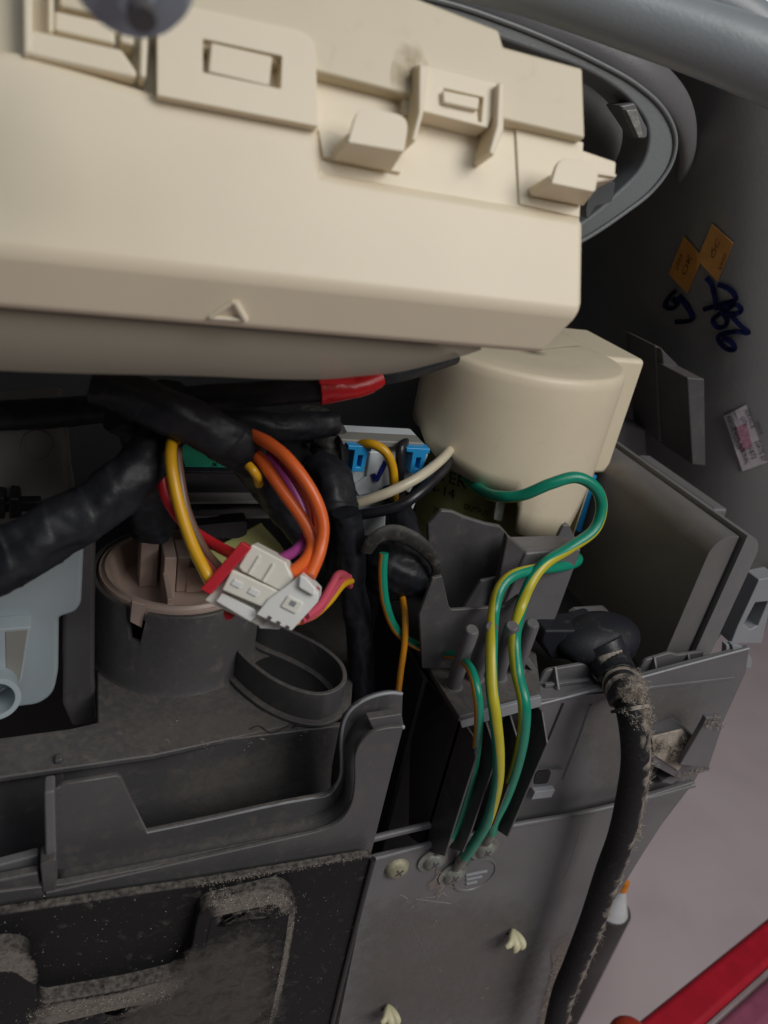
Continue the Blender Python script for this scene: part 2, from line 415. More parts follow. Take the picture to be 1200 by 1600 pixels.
pl0 = so.data.polygons[len(so.data.polygons)//2]; s_.offset = -1 if pl0.normal.dot(pl0.center + org[so.name]) < 0 else 1
# inner ring
outer = [(300, -95), (420, -62), (560, -28), (700, 4), (790, 34), (860, 62), (925, 92), (990, 128), (1035, 168), (1055, 212), (1048, 256), (1018, 298), (978, 330), (925, 366), (880, 390)]
inner = [(875, 368), (922, 338), (960, 305), (998, 266), (1013, 228), (1010, 192), (985, 158), (950, 130), (905, 106), (850, 86), (780, 61), (700, 34), (560, -4), (420, -40), (300, -70)]
def crp(l, n=5): return [(v.x, v.y) for v in cr([Vector((a, b, 0)) for a, b in l], n)]
ring = prism('inner_ring', crp(outer)+crp(inner), yp(.33), (0, .022, 0), greyblue, cover, bevel=.0015, seg=3, angle=50)
prism('ring_web', [(600, -20), (760, 40), (900, 95), (985, 135), (1030, 190), (1030, 250), (990, 300), (925, 352), (820, 380), (600, 200)], yp(.362), (0, .002, 0), greyshell, cover, bevel=0)
tube('ring_bead', [(a, b+1, .3295) for a, b in outer], .0011, greyblue, cover, ns=8)
# second darker step ring outside
outer2 = [(560, -60), (720, -20), (880, 42), (960, 82), (1030, 130), (1066, 178), (1074, 232), (1064, 285)]
tube('step_ring', [(a, b, y_) for (a, b), y_ in zip(outer2, (.352, .352, .352, .352, .355, .365, .385, .425))], .008, grey, cover, ns=16, flat=.5)
# broad outer rim
rim = [(560, -90, .27), (660, -72, .27), (740, -50, .27), (820, -32, .267), (915, -2, .262), (1000, 27, .257), (1085, 56, .251), (1150, 80, .246), (1230, 114, .24), (1330, 165, .235)]
def rimr(s): return .0085 + .0040*s
tube('outer_rim', rim, rimr, rimm, cover, ns=28, n=12)
tube('rim_lip', [(900, -52, .262), (1000, -30, .258), (1080, -8, .254), (1150, 22, .25), (1200, 62, .247), (1260, 130, .243)], .0075, rimm, cover, ns=20)
# clip and hook on the ring
prism('cover_clip', [(968, 165), (992, 160), (1012, 200), (1012, 215), (1003, 218), (985, 190)], yp(.328), (0, .012, 0), grey, cover, bevel=.001)
prism('clip_spring', [(978, 172), (996, 170), (1006, 215), (998, 216)], yp(.322), (0, .004, 0), metalm, cover, bevel=.0005)
prism('ring_hook', [(925, 285), (962, 283), (957, 316), (930, 322), (918, 345), (915, 330)], yp(.30), (0, .012, 0), greyblue, cover, r=6, bevel=.001)
# ribs inside
prism('rib', [(1074, 590), (1101, 592), (1103, 728), (1082, 726)], yp(.355), (.0, .05, 0), greyd, cover, bevel=.001)
prism('rib', [(1024, 540), (1036, 545), (1048, 690), (1030, 690)], yp(.385), (.0, .03, 0), greyd, cover, bevel=.001)
prism('boss_block', [(1034, 545), (1074, 585), (1082, 726), (1048, 690)], yp(.38), (.0, .04, 0), greyd, cover, bevel=.001)
# stickers and handwriting
def shell_patch(name, pix, off, m, parent, lift=.0016):
    bm = bmesh.new(); a, b, c, d = [Vector(p) for p in pix]; n = 6; g = []
    for j in range(n+1):
        r_ = []
        for i in range(n+1):
            u, v = i/n, j/n; q = (a*(1-u)+b*u)*(1-v)+(d*(1-u)+c*u)*v
            p = shell(q.x, q.y); r_.append(bm.verts.new(p*(1-(lift+off)/p.length)))
        g.append(r_)
    for j in range(n):
        for i in range(n): bm.faces.new((g[j][i], g[j][i+1], g[j+1][i+1], g[j+1][i]))
    o = obj(name, bm, m, parent)
    s = o.modifiers.new('t', 'SOLIDIFY'); s.thickness = .0003
    return o
def sh2(px, py): p = shell(px, py); return p*(1-.0024/p.length)
st = shell_patch('sticker', [(1113, 350), (1146, 380), (1121, 440), (1089, 405)], 0, orange_st, cover); st['label'] = 'upper right square orange inspection sticker'
text('print', 'QC', (1109, 402), (7, -20), (9, 7), sh2, orange_pr, st)
text('print', 'PASS', (1122, 420), (4.5, -12), (6, 5), sh2, orange_pr, st)
st = shell_patch('sticker', [(1069, 369), (1098, 402), (1074, 458), (1045, 428)], 0, orange_st, cover); st['label'] = 'lower left square orange inspection sticker'
text('print', 'OK', (1064, 428), (8, -22), (9, 7), sh2, orange_pr, st)
text('print', 'TEST', (1054, 420), (4, -12), (6, 5), sh2, orange_pr, st)
wr = stroke('marker_writing', [(1103, 434), (1112, 445), (1118, 470), (1120, 485)], .0034, sh2, inkd, cover)
for s in ([(1121, 444), (1140, 452), (1150, 466), (1140, 472), (1098, 484)],
          [(1140, 480), (1128, 474), (1130, 488), (1150, 490), (1158, 484), (1150, 476), (1138, 482), (1122, 492), (1114, 500), (1120, 511), (1132, 510), (1136, 500), (1130, 490)],
          [(1142, 492), (1156, 508), (1170, 520), (1150, 518), (1128, 522), (1122, 530), (1134, 544), (1148, 546), (1142, 534), (1128, 528)]):
    stroke('pen_stroke', s, .0034, sh2, inkd, wr)
wr = stroke('marker_writing', [(1056, 454), (1044, 466), (1040, 478), (1050, 482), (1058, 474), (1050, 466)], .0038, sh2, inkd, cover)
stroke('pen_stroke', [(1060, 462), (1072, 476), (1082, 496), (1074, 502), (1054, 503)], .0038, sh2, inkd, wr)
st = shell_patch('sticker', [(1131, 650), (1166, 632), (1199, 722), (1160, 736)], 0, pale_st, cover); st['label'] = 'pale printed paper label with a pink stamp'
shell_patch('pink_stamp', [(1150, 668), (1166, 660), (1176, 698), (1158, 706)], .0002, pinkst, st)
ev = Vector((.33, .93)); uv_ = Vector((.93, -.36))
for (x, y, s, k) in ((1135, 651, 'ABOVE POWER', 8.2), (1145, 668, 'MODEL NO', 8), (1157, 702, 'SERIAL', 9), (1164, 640, 'SERVICE', 9), (1169, 700, '1872', 10), (1180, 690, 'DATE 07', 9), (1157, 652, 'QTY', 8), (1180, 660, 'MADE', 8)):
    text('print', s, (x, y), tuple(ev*k), tuple(uv_*-k*-1.15), sh2, inkb, st)

# latch clip far right, standing on the panel end
lt = thing('latch_clip', 'pale grey slotted plastic latch at the right edge above the panel corner', 'latch', PY(1180, 960, .25))
prism('latch_frame', [(1186, 906), (1215, 900), (1190, 1006), (1142, 1006), (1150, 985)], yp(.25), (0, .010, 0), greyl, lt,
      holes=[[(1180, 942), (1200, 940), (1184, 978), (1172, 984), (1162, 976)]], bevel=.0008)
prism('slot_cover', [(1160, 940), (1210, 930), (1195, 990), (1150, 985)], yp(.262), (0, .003, 0), greyd, lt)
prism('latch_leg', [(1135, 1008), (1141, 1008), (1138, 1030), (1134, 1030)], yp(.247), (0, .004, 0), greyl, lt)
prism('latch_leg', [(1144, 1008), (1150, 1008), (1146, 1032), (1141, 1032)], yp(.247), (0, .004, 0), greyl, lt)

# ------------------------------------------------------------------ cream control housing
hs = thing('control_housing', 'large cream plastic control box with hooks and latches tilted above the wiring', 'control box', T0)
XR = .139
mp = [(-90, 72), (30, 84), (248, 150), (500, 200), (505, 272), (914, 343)]
front = [PT(*p) for p in mp]; front[0].x = front[0].x
XL = front[0].x
# front main solid: face + bevel face + inner depth, built as explicit polygon strip
s0 = Vector((XR, .19, -.04)); s1 = Vector((XL-.02, .19, -.04)); k0 = Vector((XR-.006, .1955, -.0545)); k1 = Vector((XL-.02, .1955, -.0545))
A0 = [s1, s0, k0, k1]
bm = bmesh.new()
fv = [bm.verts.new(p) for p in front]; v0, v1, v2, v3 = [bm.verts.new(p) for p in (s0, s1, k0, k1)]
bm.faces.new(fv+[v0, v1]); bm.faces.new((v1, v0, v2, v3))
loop = fv+[v0, v2, v3, v1]
bk = [bm.verts.new(v.co+Vector((0, .10, 0))) for v in loop]
for i in range(len(loop)):
    j_ = (i+1) % len(loop); bm.faces.new((loop[i], loop[j_], bk[j_], bk[i]))
bm.faces.new(list(reversed(bk)))
body = obj('front_panel', bm, cream, hs, bevel=.0024, seg=5, angle=20)
prism('hook_strip', [(480, 112), (650, 153), (790, 188), (906, 218), (906, 348), (500, 285)], tp(-.0030), TN*-.03, cream, hs, bevel=.0006)
up_ = prism('upper_plate', [(240, -60), (560, -40), (780, 46), (787, 72), (911, 106), (915, 217), (800, 190), (650, 152), (480, 108), (240, 60)], tp(.0012), TN*-.03, creamdark, hs, bevel=.0009)
prism('end_rail', [(900, 230), (964, 252), (962, 280), (940, 284), (900, 290)], tp(-.006), TN*-.012, cream, hs, bevel=.0008)
prism('rail_groove', [(905, 262), (964, 272), (963, 277), (905, 268)], tp(-.0048), TN*-.004, cream, hs, bevel=.0003)
# raised plate with slot and tongue
prism('raised_plate', [(246, -60), (246, 148), (497, 197), (494, 100), (490, 62), (470, 48), (260, 2), (262, -60)], tp(.0030), TN*-.012, cream, hs, holes=[[(317, 60), (441, 87), (439, 139), (317, 113)]], r=[0, 0, 0, 10, 10, 8, 0, 0], hr=3, bevel=.0006)
prism('plate_tongue', [(330, 66), (426, 88), (421, 134), (326, 112)], tp(.0032), TN*-.008, cream, hs, r=3, bevel=.0007)
prism('slot_back', [(308, 50), (450, 78), (450, 148), (308, 122)], tp(-.0022), TN*-.004, creamdark, hs, bevel=0)
# left bracket group (recess with ribs)
prism('recess_back', [(-120, -60), (248, -60), (250, 152), (30, 100), (-120, 70)], tp(-.006), TN*-.01, creamdark, hs, bevel=0)
prism('bracket_rib', [(34, -60), (52, -60), (52, 82), (36, 86)], tp(.001), TN*-.010, cream, hs, bevel=.0008)
prism('bracket_rib', [(74, -60), (84, -60), (84, 50), (74, 52)], tp(-.001), TN*-.008, cream, hs, bevel=.0008)
prism('bracket_bar', [(50, 45), (190, 76), (215, 112), (212, 122), (36, 84)], tp(.0005), TN*-.009, cream, hs, bevel=.0008)
prism('bracket_bar', [(84, 15), (178, 36), (181, 70), (84, 48)], tp(-.0015), TN*-.007, cream, hs, bevel=.0008)
prism('bracket_rib', [(219, 30), (233, 33), (229, 122), (217, 120)], tp(.0015), TN*-.010, cream, hs, bevel=.0008)
prism('bracket_tab', [(186, 30), (211, 35), (210, 72), (187, 66)], tp(-.0005), TN*-.007, cream, hs, bevel=.0008)
prism('bracket_cover', [(90, -60), (178, -60), (176, 28), (92, 10)], tp(-.002), TN*-.006, creamdark, hs, bevel=.0008)
# small latch bracket
lb = prism('latch_bracket', [(655, 96), (660, 99), (782, 130), (785, 142), (762, 200), (652, 172), (650, 100)], tp(.0035), TN*-.008, cream, hs,
      holes=[[(694, 138), (755, 152), (752, 190), (748, 190), (746, 168), (694, 158)]], bevel=.0006)
prism('side_lug', [(655, 97), (670, 104), (663, 175), (650, 222), (643, 218), (654, 175)], tp(.0062), TN*-.012, cream, hs, bevel=.0006)
prism('side_lug', [(779, 128), (790, 128), (788, 202), (772, 244), (764, 238), (776, 195)], tp(.0062), TN*-.012, cream, hs, bevel=.0006)
prism('latch_bar', [(692, 140), (750, 152), (748, 172), (693, 160)], tp(.0050), TN*-.004, cream, hs, r=4, bevel=.0007)
prism('latch_recess', [(655, 110), (780, 140), (760, 205), (652, 180)], tp(-.0012), TN*-.003, cream, hs, bevel=0)
# J hooks: a ramp rising from the strip to a rounded upright tab
def hook(tab, foot):
    h = prism('hook', tab, tp(.0085), TN*-.0016, cream, hs, r=[22, 22, 4, 3], bevel=.0005)
    bm = bmesh.new()
    a, b, c, d = foot
    F1 = [PT(*a, .0085), PT(*b, .0085), PT(*c, -.001), PT(*d, -.001)]
    prism_bm(F1, vec=TT*.0025+TN*-.0012, bm=bm); obj('hook_ramp', bm, cream, h, bevel=.0004)
hook([(560, 164), (640, 182), (632, 237), (544, 222)], [(544, 221), (632, 236), (612, 268), (520, 250)])
hook([(874, 244), (938, 258), (930, 300), (862, 286)], [(862, 285), (930, 299), (912, 322), (828, 306)])
prism('strip_plate', [(806, 195), (912, 222), (906, 340), (812, 318)], tp(-.0022), TN*-.004, cream, hs, bevel=.0003)
prism('strip_plate', [(497, 200), (520, 205), (628, 252), (627, 270), (505, 245)], tp(-.0018), TN*-.004, cream, hs, bevel=.0003)
prism('strip_rib', [(630, 150), (652, 155), (650, 185), (628, 180)], tp(-.0005), TN*-.004, creamdark, hs, bevel=.0004)
# glue stain: thin irregular film
bm = bmesh.new(); c0 = (628, 92); vs_ = []
for k in range(26):
    th = 2*math.pi*k/26; rr = 40*(1+.5*noise.noise(Vector((math.cos(th)*1.7, math.sin(th)*1.7, 4))))
    vs_.append(bm.verts.new(PT(c0[0]+rr*math.cos(th)*.7+8, c0[1]+20+rr*math.sin(th)*1.4, .00135)))
bm.faces.new(vs_)
stn = bpy.data.materials.new('glue_stain'); stn.use_nodes = True; nt = stn.node_tree
sb = nt.nodes['Principled BSDF']; sb.inputs['Base Color'].default_value = (.33, .24, .08, 1); sb.inputs['Roughness'].default_value = .35
tc = nt.nodes.new('ShaderNodeTexCoord'); nn = nt.nodes.new('ShaderNodeTexNoise'); nn.inputs['Scale'].default_value = 190; nn.inputs['Detail'].default_value = 6
mr = nt.nodes.new('ShaderNodeMapRange'); mr.inputs[1].default_value = .30; mr.inputs[2].default_value = .66; mr.inputs[4].default_value = 1.0
ln = nt.nodes.new('ShaderNodeVectorMath'); ln.operation = 'LENGTH'; fl = nt.nodes.new('ShaderNodeMapRange'); fl.inputs[1].default_value = .0085; fl.inputs[2].default_value = .0005
mu = nt.nodes.new('ShaderNodeMath'); mu.operation = 'MULTIPLY'
nt.links.new(tc.outputs['Object'], nn.inputs['Vector']); nt.links.new(nn.outputs[0], mr.inputs[0]); nt.links.new(tc.outputs['Object'], ln.inputs[0])
nt.links.new(ln.outputs['Value'], fl.inputs[0]); nt.links.new(mr.outputs[0], mu.inputs[0]); nt.links.new(fl.outputs[0], mu.inputs[1]); nt.links.new(mu.outputs[0], sb.inputs['Alpha'])
obj('glue_stain', bm, stn, hs, recalc=False)
# embossed triangle on the skirt
def PS(px, py, off=0.0):
    n = Vector((0, -.0146, -.0054)).normalized(); r = ray(px, py); return r*((A0[0].dot(n)+off)/r.dot(n))
tri = [(328, 496), (366, 471), (383, 500)]
P3 = [PS(a, b, .0003) for a, b in tri]
bm = bmesh.new()
for i in range(3): tube_bm([P3[i], P3[(i+1) % 3]], .0006 if i != 1 else .0010, 8, bm=bm)
obj('triangle_mark', bm, cream, hs, smooth=True)
# upper body behind the front, closes the cavity above
obj('rear_body', box_bm((XL-.02, .25, -.035), (.130, .34, .012)), cream, hs, bevel=.002)

# clear film hanging from the housing
edge = [(-70, 572), (0, 578), (150, 583), (300, 586), (420, 591), (500, 592), (560, 587), (620, 581), (680, 567), (720, 556), (750, 546)]
fe = [PY(a, b, .200) for a, b in crp(edge, 4)]
tpn = [Vector((p.x, .1985, -.050)) for p in fe]
bm = bmesh.new(); ra = [bm.verts.new(p) for p in tpn]; rb = [bm.verts.new((p+q)/2+Vector((0, .001, 0))) for p, q in zip(tpn, fe)]; rc = [bm.verts.new(p) for p in fe]
for u, v in ((ra, rb), (rb, rc)):
    for i in range(len(u)-1): bm.faces.new((u[i], u[i+1], v[i+1], v[i]))
fo = obj('plastic_film', bm, filmm, None, smooth=True)
tag(fo, 'see-through greyish plastic film hanging below the cream control box', 'plastic film')
s_ = fo.modifiers.new('t', 'SOLIDIFY'); s_.thickness = .0006

# blurred rubber nub close to the lens
nb = thing('rubber_stopper', 'blurred grey rubber stopper at the top edge in front of cream box', 'stopper', PY(208, 5, .15))
c = PY(208, -18, .15)
bm = lathe_bm((0, 0, 0), [(0.0, 0.003), (.0025, .003), (.0035, .0), (.0085, -.0005), (.0098, -.003), (.0100, -.010), (.0085, -.014), (0, -.014)], 40)
R_ = Vector((0, 0, 1)).rotation_difference(Vector((.0, -.8, -.6))).to_matrix()
for v in bm.verts: v.co = c + R_ @ v.co
obj('stopper_body', bm, rubg, nb, smooth=True)
bm = cyl_bm(c + Vector((0.001, -.004, -.003)), (0, -.8, -.6), .0022, .002, 20); obj('stopper_pin', bm, greyd, nb, smooth=True)

# ------------------------------------------------------------------ cream cap over the noise filter
YC = .335
cl = PY(655, 650, YC); crr = PY(922, 735, YC)
xc, R = .219, .054
ztop = PY(986, 562, YC).z; 
cap = thing('capacitor_cover', 'tall rounded cream plastic cover standing over the black wiring bay', 'plastic cover', (xc, YC, -.2))
# wall with shaped lower edge: bottom pixel curve on the cylinder
def cylpt(th, px_bottom_z): return Vector((xc+R*math.cos(th), YC+R*.82*math.sin(th), px_bottom_z))
def bottom_z(px, py):
    # intersection of the pixel ray with the cylinder front
    r = ray(px, py); a = r.x**2 + (r.y/.82)**2; b = -2*(r.x*xc + r.y*YC/.82**2); cc = xc**2+(YC/.82)**2-R*R
    D = b*b-4*a*cc
    if D < 0: D = 0
    t = (-b-math.sqrt(D))/(2*a); p = r*t
    return math.atan2((p.y-YC)/.82, p.x-xc), p.z
edgepx = [(656, 668), (664, 690), (685, 718), (720, 742), (760, 764), (800, 775), (806, 775), (812, 800), (806, 832), (820, 838), (880, 842), (905, 846), (925, 790), (940, 760), (950, 735)]
eb = [bottom_z(*p) for p in edgepx]
eb = [(t if t < .5 else t-2*math.pi, z) for t, z in eb]; eb.sort()
def zb(th):
    if th <= eb[0][0]: return eb[0][1]
    for (a, za), (b, zb_) in zip(eb, eb[1:]):
        if th <= b: return za+(zb_-za)*(th-a)/max(1e-6, b-a)
    return eb[-1][1]
bm = bmesh.new(); cols = []; NS = 160
zt = ztop
for k in range(NS+1):
    th = -math.pi-.5 + (math.pi+1.0)*k/NS
    b0 = zb(th if th > -math.pi else -math.pi)
    cth, sth = math.cos(th), math.sin(th)
    prof = [(1.0, b0)] + [(1.0, b0+(zt-.006-b0)*j/6) for j in range(1, 7)] + [(.988, zt-.0022), (.965, zt-.0005), (.93, zt), (.6, zt+.0002), (.2, zt+.0003), (.004, zt+.0004)]
    cols.append([bm.verts.new((xc+R*r_*cth, YC+R*.82*r_*sth, z)) for r_, z in prof])
for a, b in zip(cols, cols[1:]):
    for i in range(len(a)-1): bm.faces.new((a[i], b[i], b[i+1], a[i+1]))
obj('cover_rear', box_bm((xc-R*.2, YC+.002, ztop-.09), (xc+R-.001, YC+.075, ztop-.0006)), creamcap, cap, bevel=.003, seg=3)
YF2 = YC+.004; fq = PY(1013, 556, YF2); fb_ = PY(944, 741, YF2)
obj('side_flange', box_bm((xc+R-.004, YF2, fb_.z), (fq.x, YF2+.06, ztop-.0008)), creamcap, cap, bevel=.003, seg=4)
co = obj('cover_wall', bm, creamcap, cap, smooth=True); s_ = co.modifiers.new('t', 'SOLIDIFY'); s_.thickness = .0025; s_.offset = -1
# right side flange
prism('snap_foot', [(872, 838), (881, 822), (889, 820), (896, 836), (906, 848), (872, 848)], yp(.292), (0, .004, 0), grey, cap, bevel=.0005)
tag(prism('blue_strip', [(926, 744), (933, 744), (908, 832), (900, 830)], yp(.338), (0, .003, 0), bluep, None, bevel=.0004), 'thin blue plastic strip behind the right edge of cream cover', 'strip')

# noise filter with olive label
nf = thing('noise_filter', 'olive labelled noise filter can under the cream cover lettered FILTER', 'noise filter', PY(730, 770, .315))
bm = lathe_bm(PY(735, 840, .345), [(0, .07), (.034, .07), (.036, .068), (.036, -.02), (0, -.02)], 64)
obj('filter_can', bm, olive, nf, smooth=True)
fc = PY(735, 840, .345)
def fsurf(px, py):
    r = ray(px, py); a = r.x**2+r.y**2; b = -2*(r.x*fc.x+r.y*fc.y); c_ = fc.x**2+fc.y**2-.0362**2; D = max(0, b*b-4*a*c_)
    return r*((-b-math.sqrt(D))/(2*a))
text('lettering', 'FILTER', (652, 737), (26, 9.5), (3, -27), fsurf, inkb, nf)
text('lettering', 'N-14', (664, 763), (22, 8.5), (2, -22), fsurf, inkb, nf)
text('lettering', 'OUTPUT', (724, 795), (10, 3.4), (1, -13), fsurf, inkb, nf)
text('lettering', '250V 10A', (676, 800), (11, 5), (1, -14), fsurf, inkb, nf)
prism('metal_tag', [(776, 782), (790, 785), (784, 815), (771, 812)], yp(.30), (0, .002, 0), metalm, nf, r=3, bevel=.0003)

# filter holder
fh = thing('filter_holder', 'dark grey moulded holder beneath the cream cover with angled walls', 'holder', PY(770, 960, .26))
prism('holder_wall', [(668, 822), (690, 797), (708, 799), (728, 808), (760, 818), (782, 822), (795, 836), (790, 900), (780, 960), (672, 965)], yp(.275), (0, .003, 0), greyd, fh, bevel=.0012)
prism('side_column', [(822, 864), (910, 857), (872, 960), (855, 1000), (760, 1005), (790, 940)], yp(.252), (0, .006, 0), grey, fh, bevel=.0015)
prism('corner_facet', [(793, 836), (822, 861), (792, 942), (768, 960)], yp(.2535), (0, .004, 0), greyd, fh, bevel=.001)
prism('holder_top', [(796, 838), (872, 836), (896, 842), (908, 856), (821, 862)], zp(PY(822, 863, .252).z-.0006), (0, 0, -.003), grey, fh, bevel=.0008)
prism('low_wall', [(676, 904), (691, 900), (702, 948), (706, 953), (788, 948), (812, 930), (800, 1045), (660, 1045), (655, 960)], yp(.240), (0, .002, 0), greyd, fh, bevel=.0006)
prism('wedge_plate', [(722, 955), (752, 908), (782, 902), (800, 905), (785, 950)], yp(.258), (0, .002, 0), grey, fh, bevel=.0005)
prism('wedge_plate', [(676, 925), (691, 903), (702, 950), (690, 952)], yp(.252), (0, .002, 0), grey, fh, bevel=.0005)

# ------------------------------------------------------------------ grey box on the right
gb = thing('drive_box', 'large dark grey ridged box with rounded corner behind the power cord', 'grey box', PY(1060, 900, .26))
yf = .245
q = [(1040, 1050), (1098, 888), (1105, 868), (1100, 862)]
p_bl = PY(1036, 1050, yf); p_tl = PY(1100, 858, yf); p_m = PY(1134, 868, yf); p_tr = PY(1168, 862, yf); p_br = PY(1118, 1015, yf); p_mb = PY(1082, 1030, yf)
xl = PY(1070, 960, yf).x; xm = PY(1112, 950, yf).x; xr_ = PY(1146, 935, yf).x
zt1 = PY(1112, 842, yf).z; zt2 = PY(1150, 830, yf).z; zb_ = p_bl.z - .05
def profbox(name, x0, x1, z0, z1, y0, y1, rr, m, parent):
    pts = []
    for k in range(7):
        a = math.pi - math.pi/2*k/6; 
        if rr[0] > 0: pts.append(Vector((x0+rr[0]+rr[0]*math.cos(a), y0, z1-rr[0]+rr[0]*math.sin(a))))
    if rr[0] <= 0: pts.append(Vector((x0, y0, z1)))
    for k in range(7):
        a = math.pi/2 - math.pi/2*k/6
        if rr[1] > 0: pts.append(Vector((x1-rr[1]+rr[1]*math.cos(a), y0, z1-rr[1]+rr[1]*math.sin(a))))
    if rr[1] <= 0: pts.append(Vector((x1, y0, z1)))
    pts += [Vector((x1, y0, z0)), Vector((x0, y0, z0))]
    bm = prism_bm(pts, vec=Vector((0, y1-y0, 0)))
    return obj(name, bm, m, parent, bevel=.0028, seg=4, angle=60)
profbox('box_body', xl, xm-.0010, zb_, zt1, yf+.0015, .50, (.011, 0), greybrown, gb)
profbox('box_lid', xm+.0004, xr_, zb_, zt1+.0022, yf-.0015, .50, (0, .012), boxlid, gb)
obj('lid_step', box_bm((xr_-.004, yf+.03, zt1-.02), (xr_+.006, yf+.10, zt1+.000)), grey, gb, bevel=.002)
prism('box_rib', [(960, 655), (1010, 670), (1014, 730), (965, 700)], yp(.40), (0, .02, 0), grey, gb, bevel=.002)

# ------------------------------------------------------------------ rear panel
rp = thing('rear_panel', 'grey back panel with ledge, wire posts, fins and earth screws at lower right', 'back panel', PY(850, 1300, .222))
prism('upper_sheet', [(722, 1128), (835, 1100), (945, 1073), (1050, 1044), (1172, 1012), (1166, 1052), (1127, 1137), (1086, 1222), (930, 1290), (690, 1345), (700, 1250)], yp(.222), (0, .003, 0), grey, rp, bevel=.0009)
prism('lower_sheet', [(520, 1362), (590, 1340), (800, 1293), (930, 1258+12), (1086, 1222), (1034, 1290), (1005, 1335), (962, 1405), (915, 1500), (806, 1720), (430, 1720)], yp(.2145), (0, .003, 0), steel, rp, bevel=.0009)
tube('top_lip', [(585, 1342, .2155), (700, 1312, .2155), (800, 1290, .2155), (930, 1266, .2155), (1084, 1226, .2155)], .0016, steel, rp, ns=12)
tube('panel_bead', [(575, 1312, .2205), (640, 1296, .2205), (700, 1283, .2205)], .0018, grey, rp, ns=12)
tube('panel_bead', [(575, 1345, .2185), (640, 1328, .2185), (700, 1314, .2185)], .0020, steel, rp, ns=12)
# ledge: horizontal shelf at the top and standing tabs
zl = PY(900, 1086, .222).z
bm = box_bm((PY(838, 1100, .222).x, .2215, zl-.002), (PY(1170, 1012, .222).x, .2345, zl)); obj('ledge', bm, grey, rp, bevel=.0005)
tube('ledge_highlight', [(840, 1101, .2215), (945, 1074, .2215), (1050, 1045, .2215), (1170, 1013, .2215)], .0007, greyl, rp, ns=8, n=3)  # pale bead painted in as the bright line on the ledge edge
obj('inner_strip', box_bm((PY(862, 1090, .222).x, .2285, zl+.0002), (PY(935, 1075, .222).x, .2305, zl+.0022)), grey, rp, bevel=.0004)
obj('inner_strip', box_bm((PY(1010, 1050, .222).x, .2285, zl+.0002), (PY(1150, 1020, .222).x, .2305, zl+.0022)), grey, rp, bevel=.0004)
prism('tab', [(834, 1085), (852, 1048), (932, 1034), (944, 1052), (944, 1078)], yp(.233), (0, .0022, 0), grey, rp, r=[0, 10, 12, 4, 0], bevel=.0007)
prism('tab', [(990, 1062), (1008, 1032), (1048, 1020), (1060, 1024), (1100, 1018), (1100, 1040), (1000, 1065)], yp(.233), (0, .0022, 0), grey, rp, r=[0, 8, 6, 4, 0, 0, 0], bevel=.0007)
for (a, b) in ((858, 1076), (924, 1062), (1018, 1044), (1078, 1022)):
    q0 = PY(a, b, .2315)
    bm = bmesh.new(); prism_bm([Vector((q0.x, .233, zl+.009)), Vector((q0.x, .2255, zl+.001)), Vector((q0.x, .233, zl+.001))], vec=Vector((.0013, 0, 0)), bm=bm)
    obj('gusset', bm, grey, rp, bevel=.0003)
# dark slots and snap window
prism('panel_groove', [(878, 1099), (882, 1099), (858, 1156), (854, 1158)], yp(.2218), (0, .001, 0), void, rp, bevel=0)
tube('panel_rib', [(922, 1100, .2225), (905, 1150, .2225), (880, 1215, .2225)], .0012, grey, rp, ns=8)
snap = prism('snap_window', [(835, 1205), (882, 1205), (866, 1230), (826, 1232)], yp(.2195), (0, .002, 0), grey, rp, bevel=.0004)
prism('snap_hole', [(838, 1206), (862, 1204), (856, 1224), (834, 1226)], yp(.2190), (0, .001, 0), void, snap, r=5, bevel=0)
prism('snap_step', [(836, 1238), (868, 1234), (862, 1246), (830, 1250)], yp(.2165), (0, .004, 0), greyl, rp, bevel=.0004)
prism('snap_step', [(1034, 1222), (1048, 1212), (1062, 1216), (1050, 1226)], yp(.216), (0, .006, 0), grey, rp, bevel=.0004)
prism('corner_tab', rnd([(1143, 1008), (1160, 1010), (1176, 1030), (1174, 1044), (1166, 1045), (1146, 1018)], 5), yp(.2235), (0, .003, 0), greyl, rp, bevel=.0005)
# platform with posts
zpl = PY(760, 1108, .215).z
plat = prism('post_platform', [(655, 1020), (718, 1120), (846, 1086), (838, 1020), (800, 1000)], zp(zpl), (0, 0, -.003), greyd, rp, bevel=.0006)
prism('platform_edge', [(718, 1122), (846, 1089), (846, 1104), (722, 1138)], yp(PZ(760, 1108, zpl).y-.0012), (0, .002, 0), greyl, rp, bevel=.0003)
for (bx, by), (tx, ty) in (((708, 1072), (737, 984)), ((742, 1060), (768, 980)), ((778, 1058), (800, 978)), ((806, 1048), (832, 974))):
    b0 = PZ(bx, by, zpl); t0 = PY(tx, ty, b0.y-.012); d = (t0-b0)
    bm = tube_bm([b0, b0+d*.03, b0+d*.97, t0, t0+d.normalized()*.0006], lambda s: .0033 if s < .96 else .0026, 20)
    po = obj('wire_post', bm, grey, rp, smooth=True)
    po.modifiers.new('b', 'BEVEL').width = .0004
    obj('post_foot', tube_bm([b0, b0+d.normalized()*.0015], lambda s: .0046-.0008*s, 20), grey, po, smooth=True)
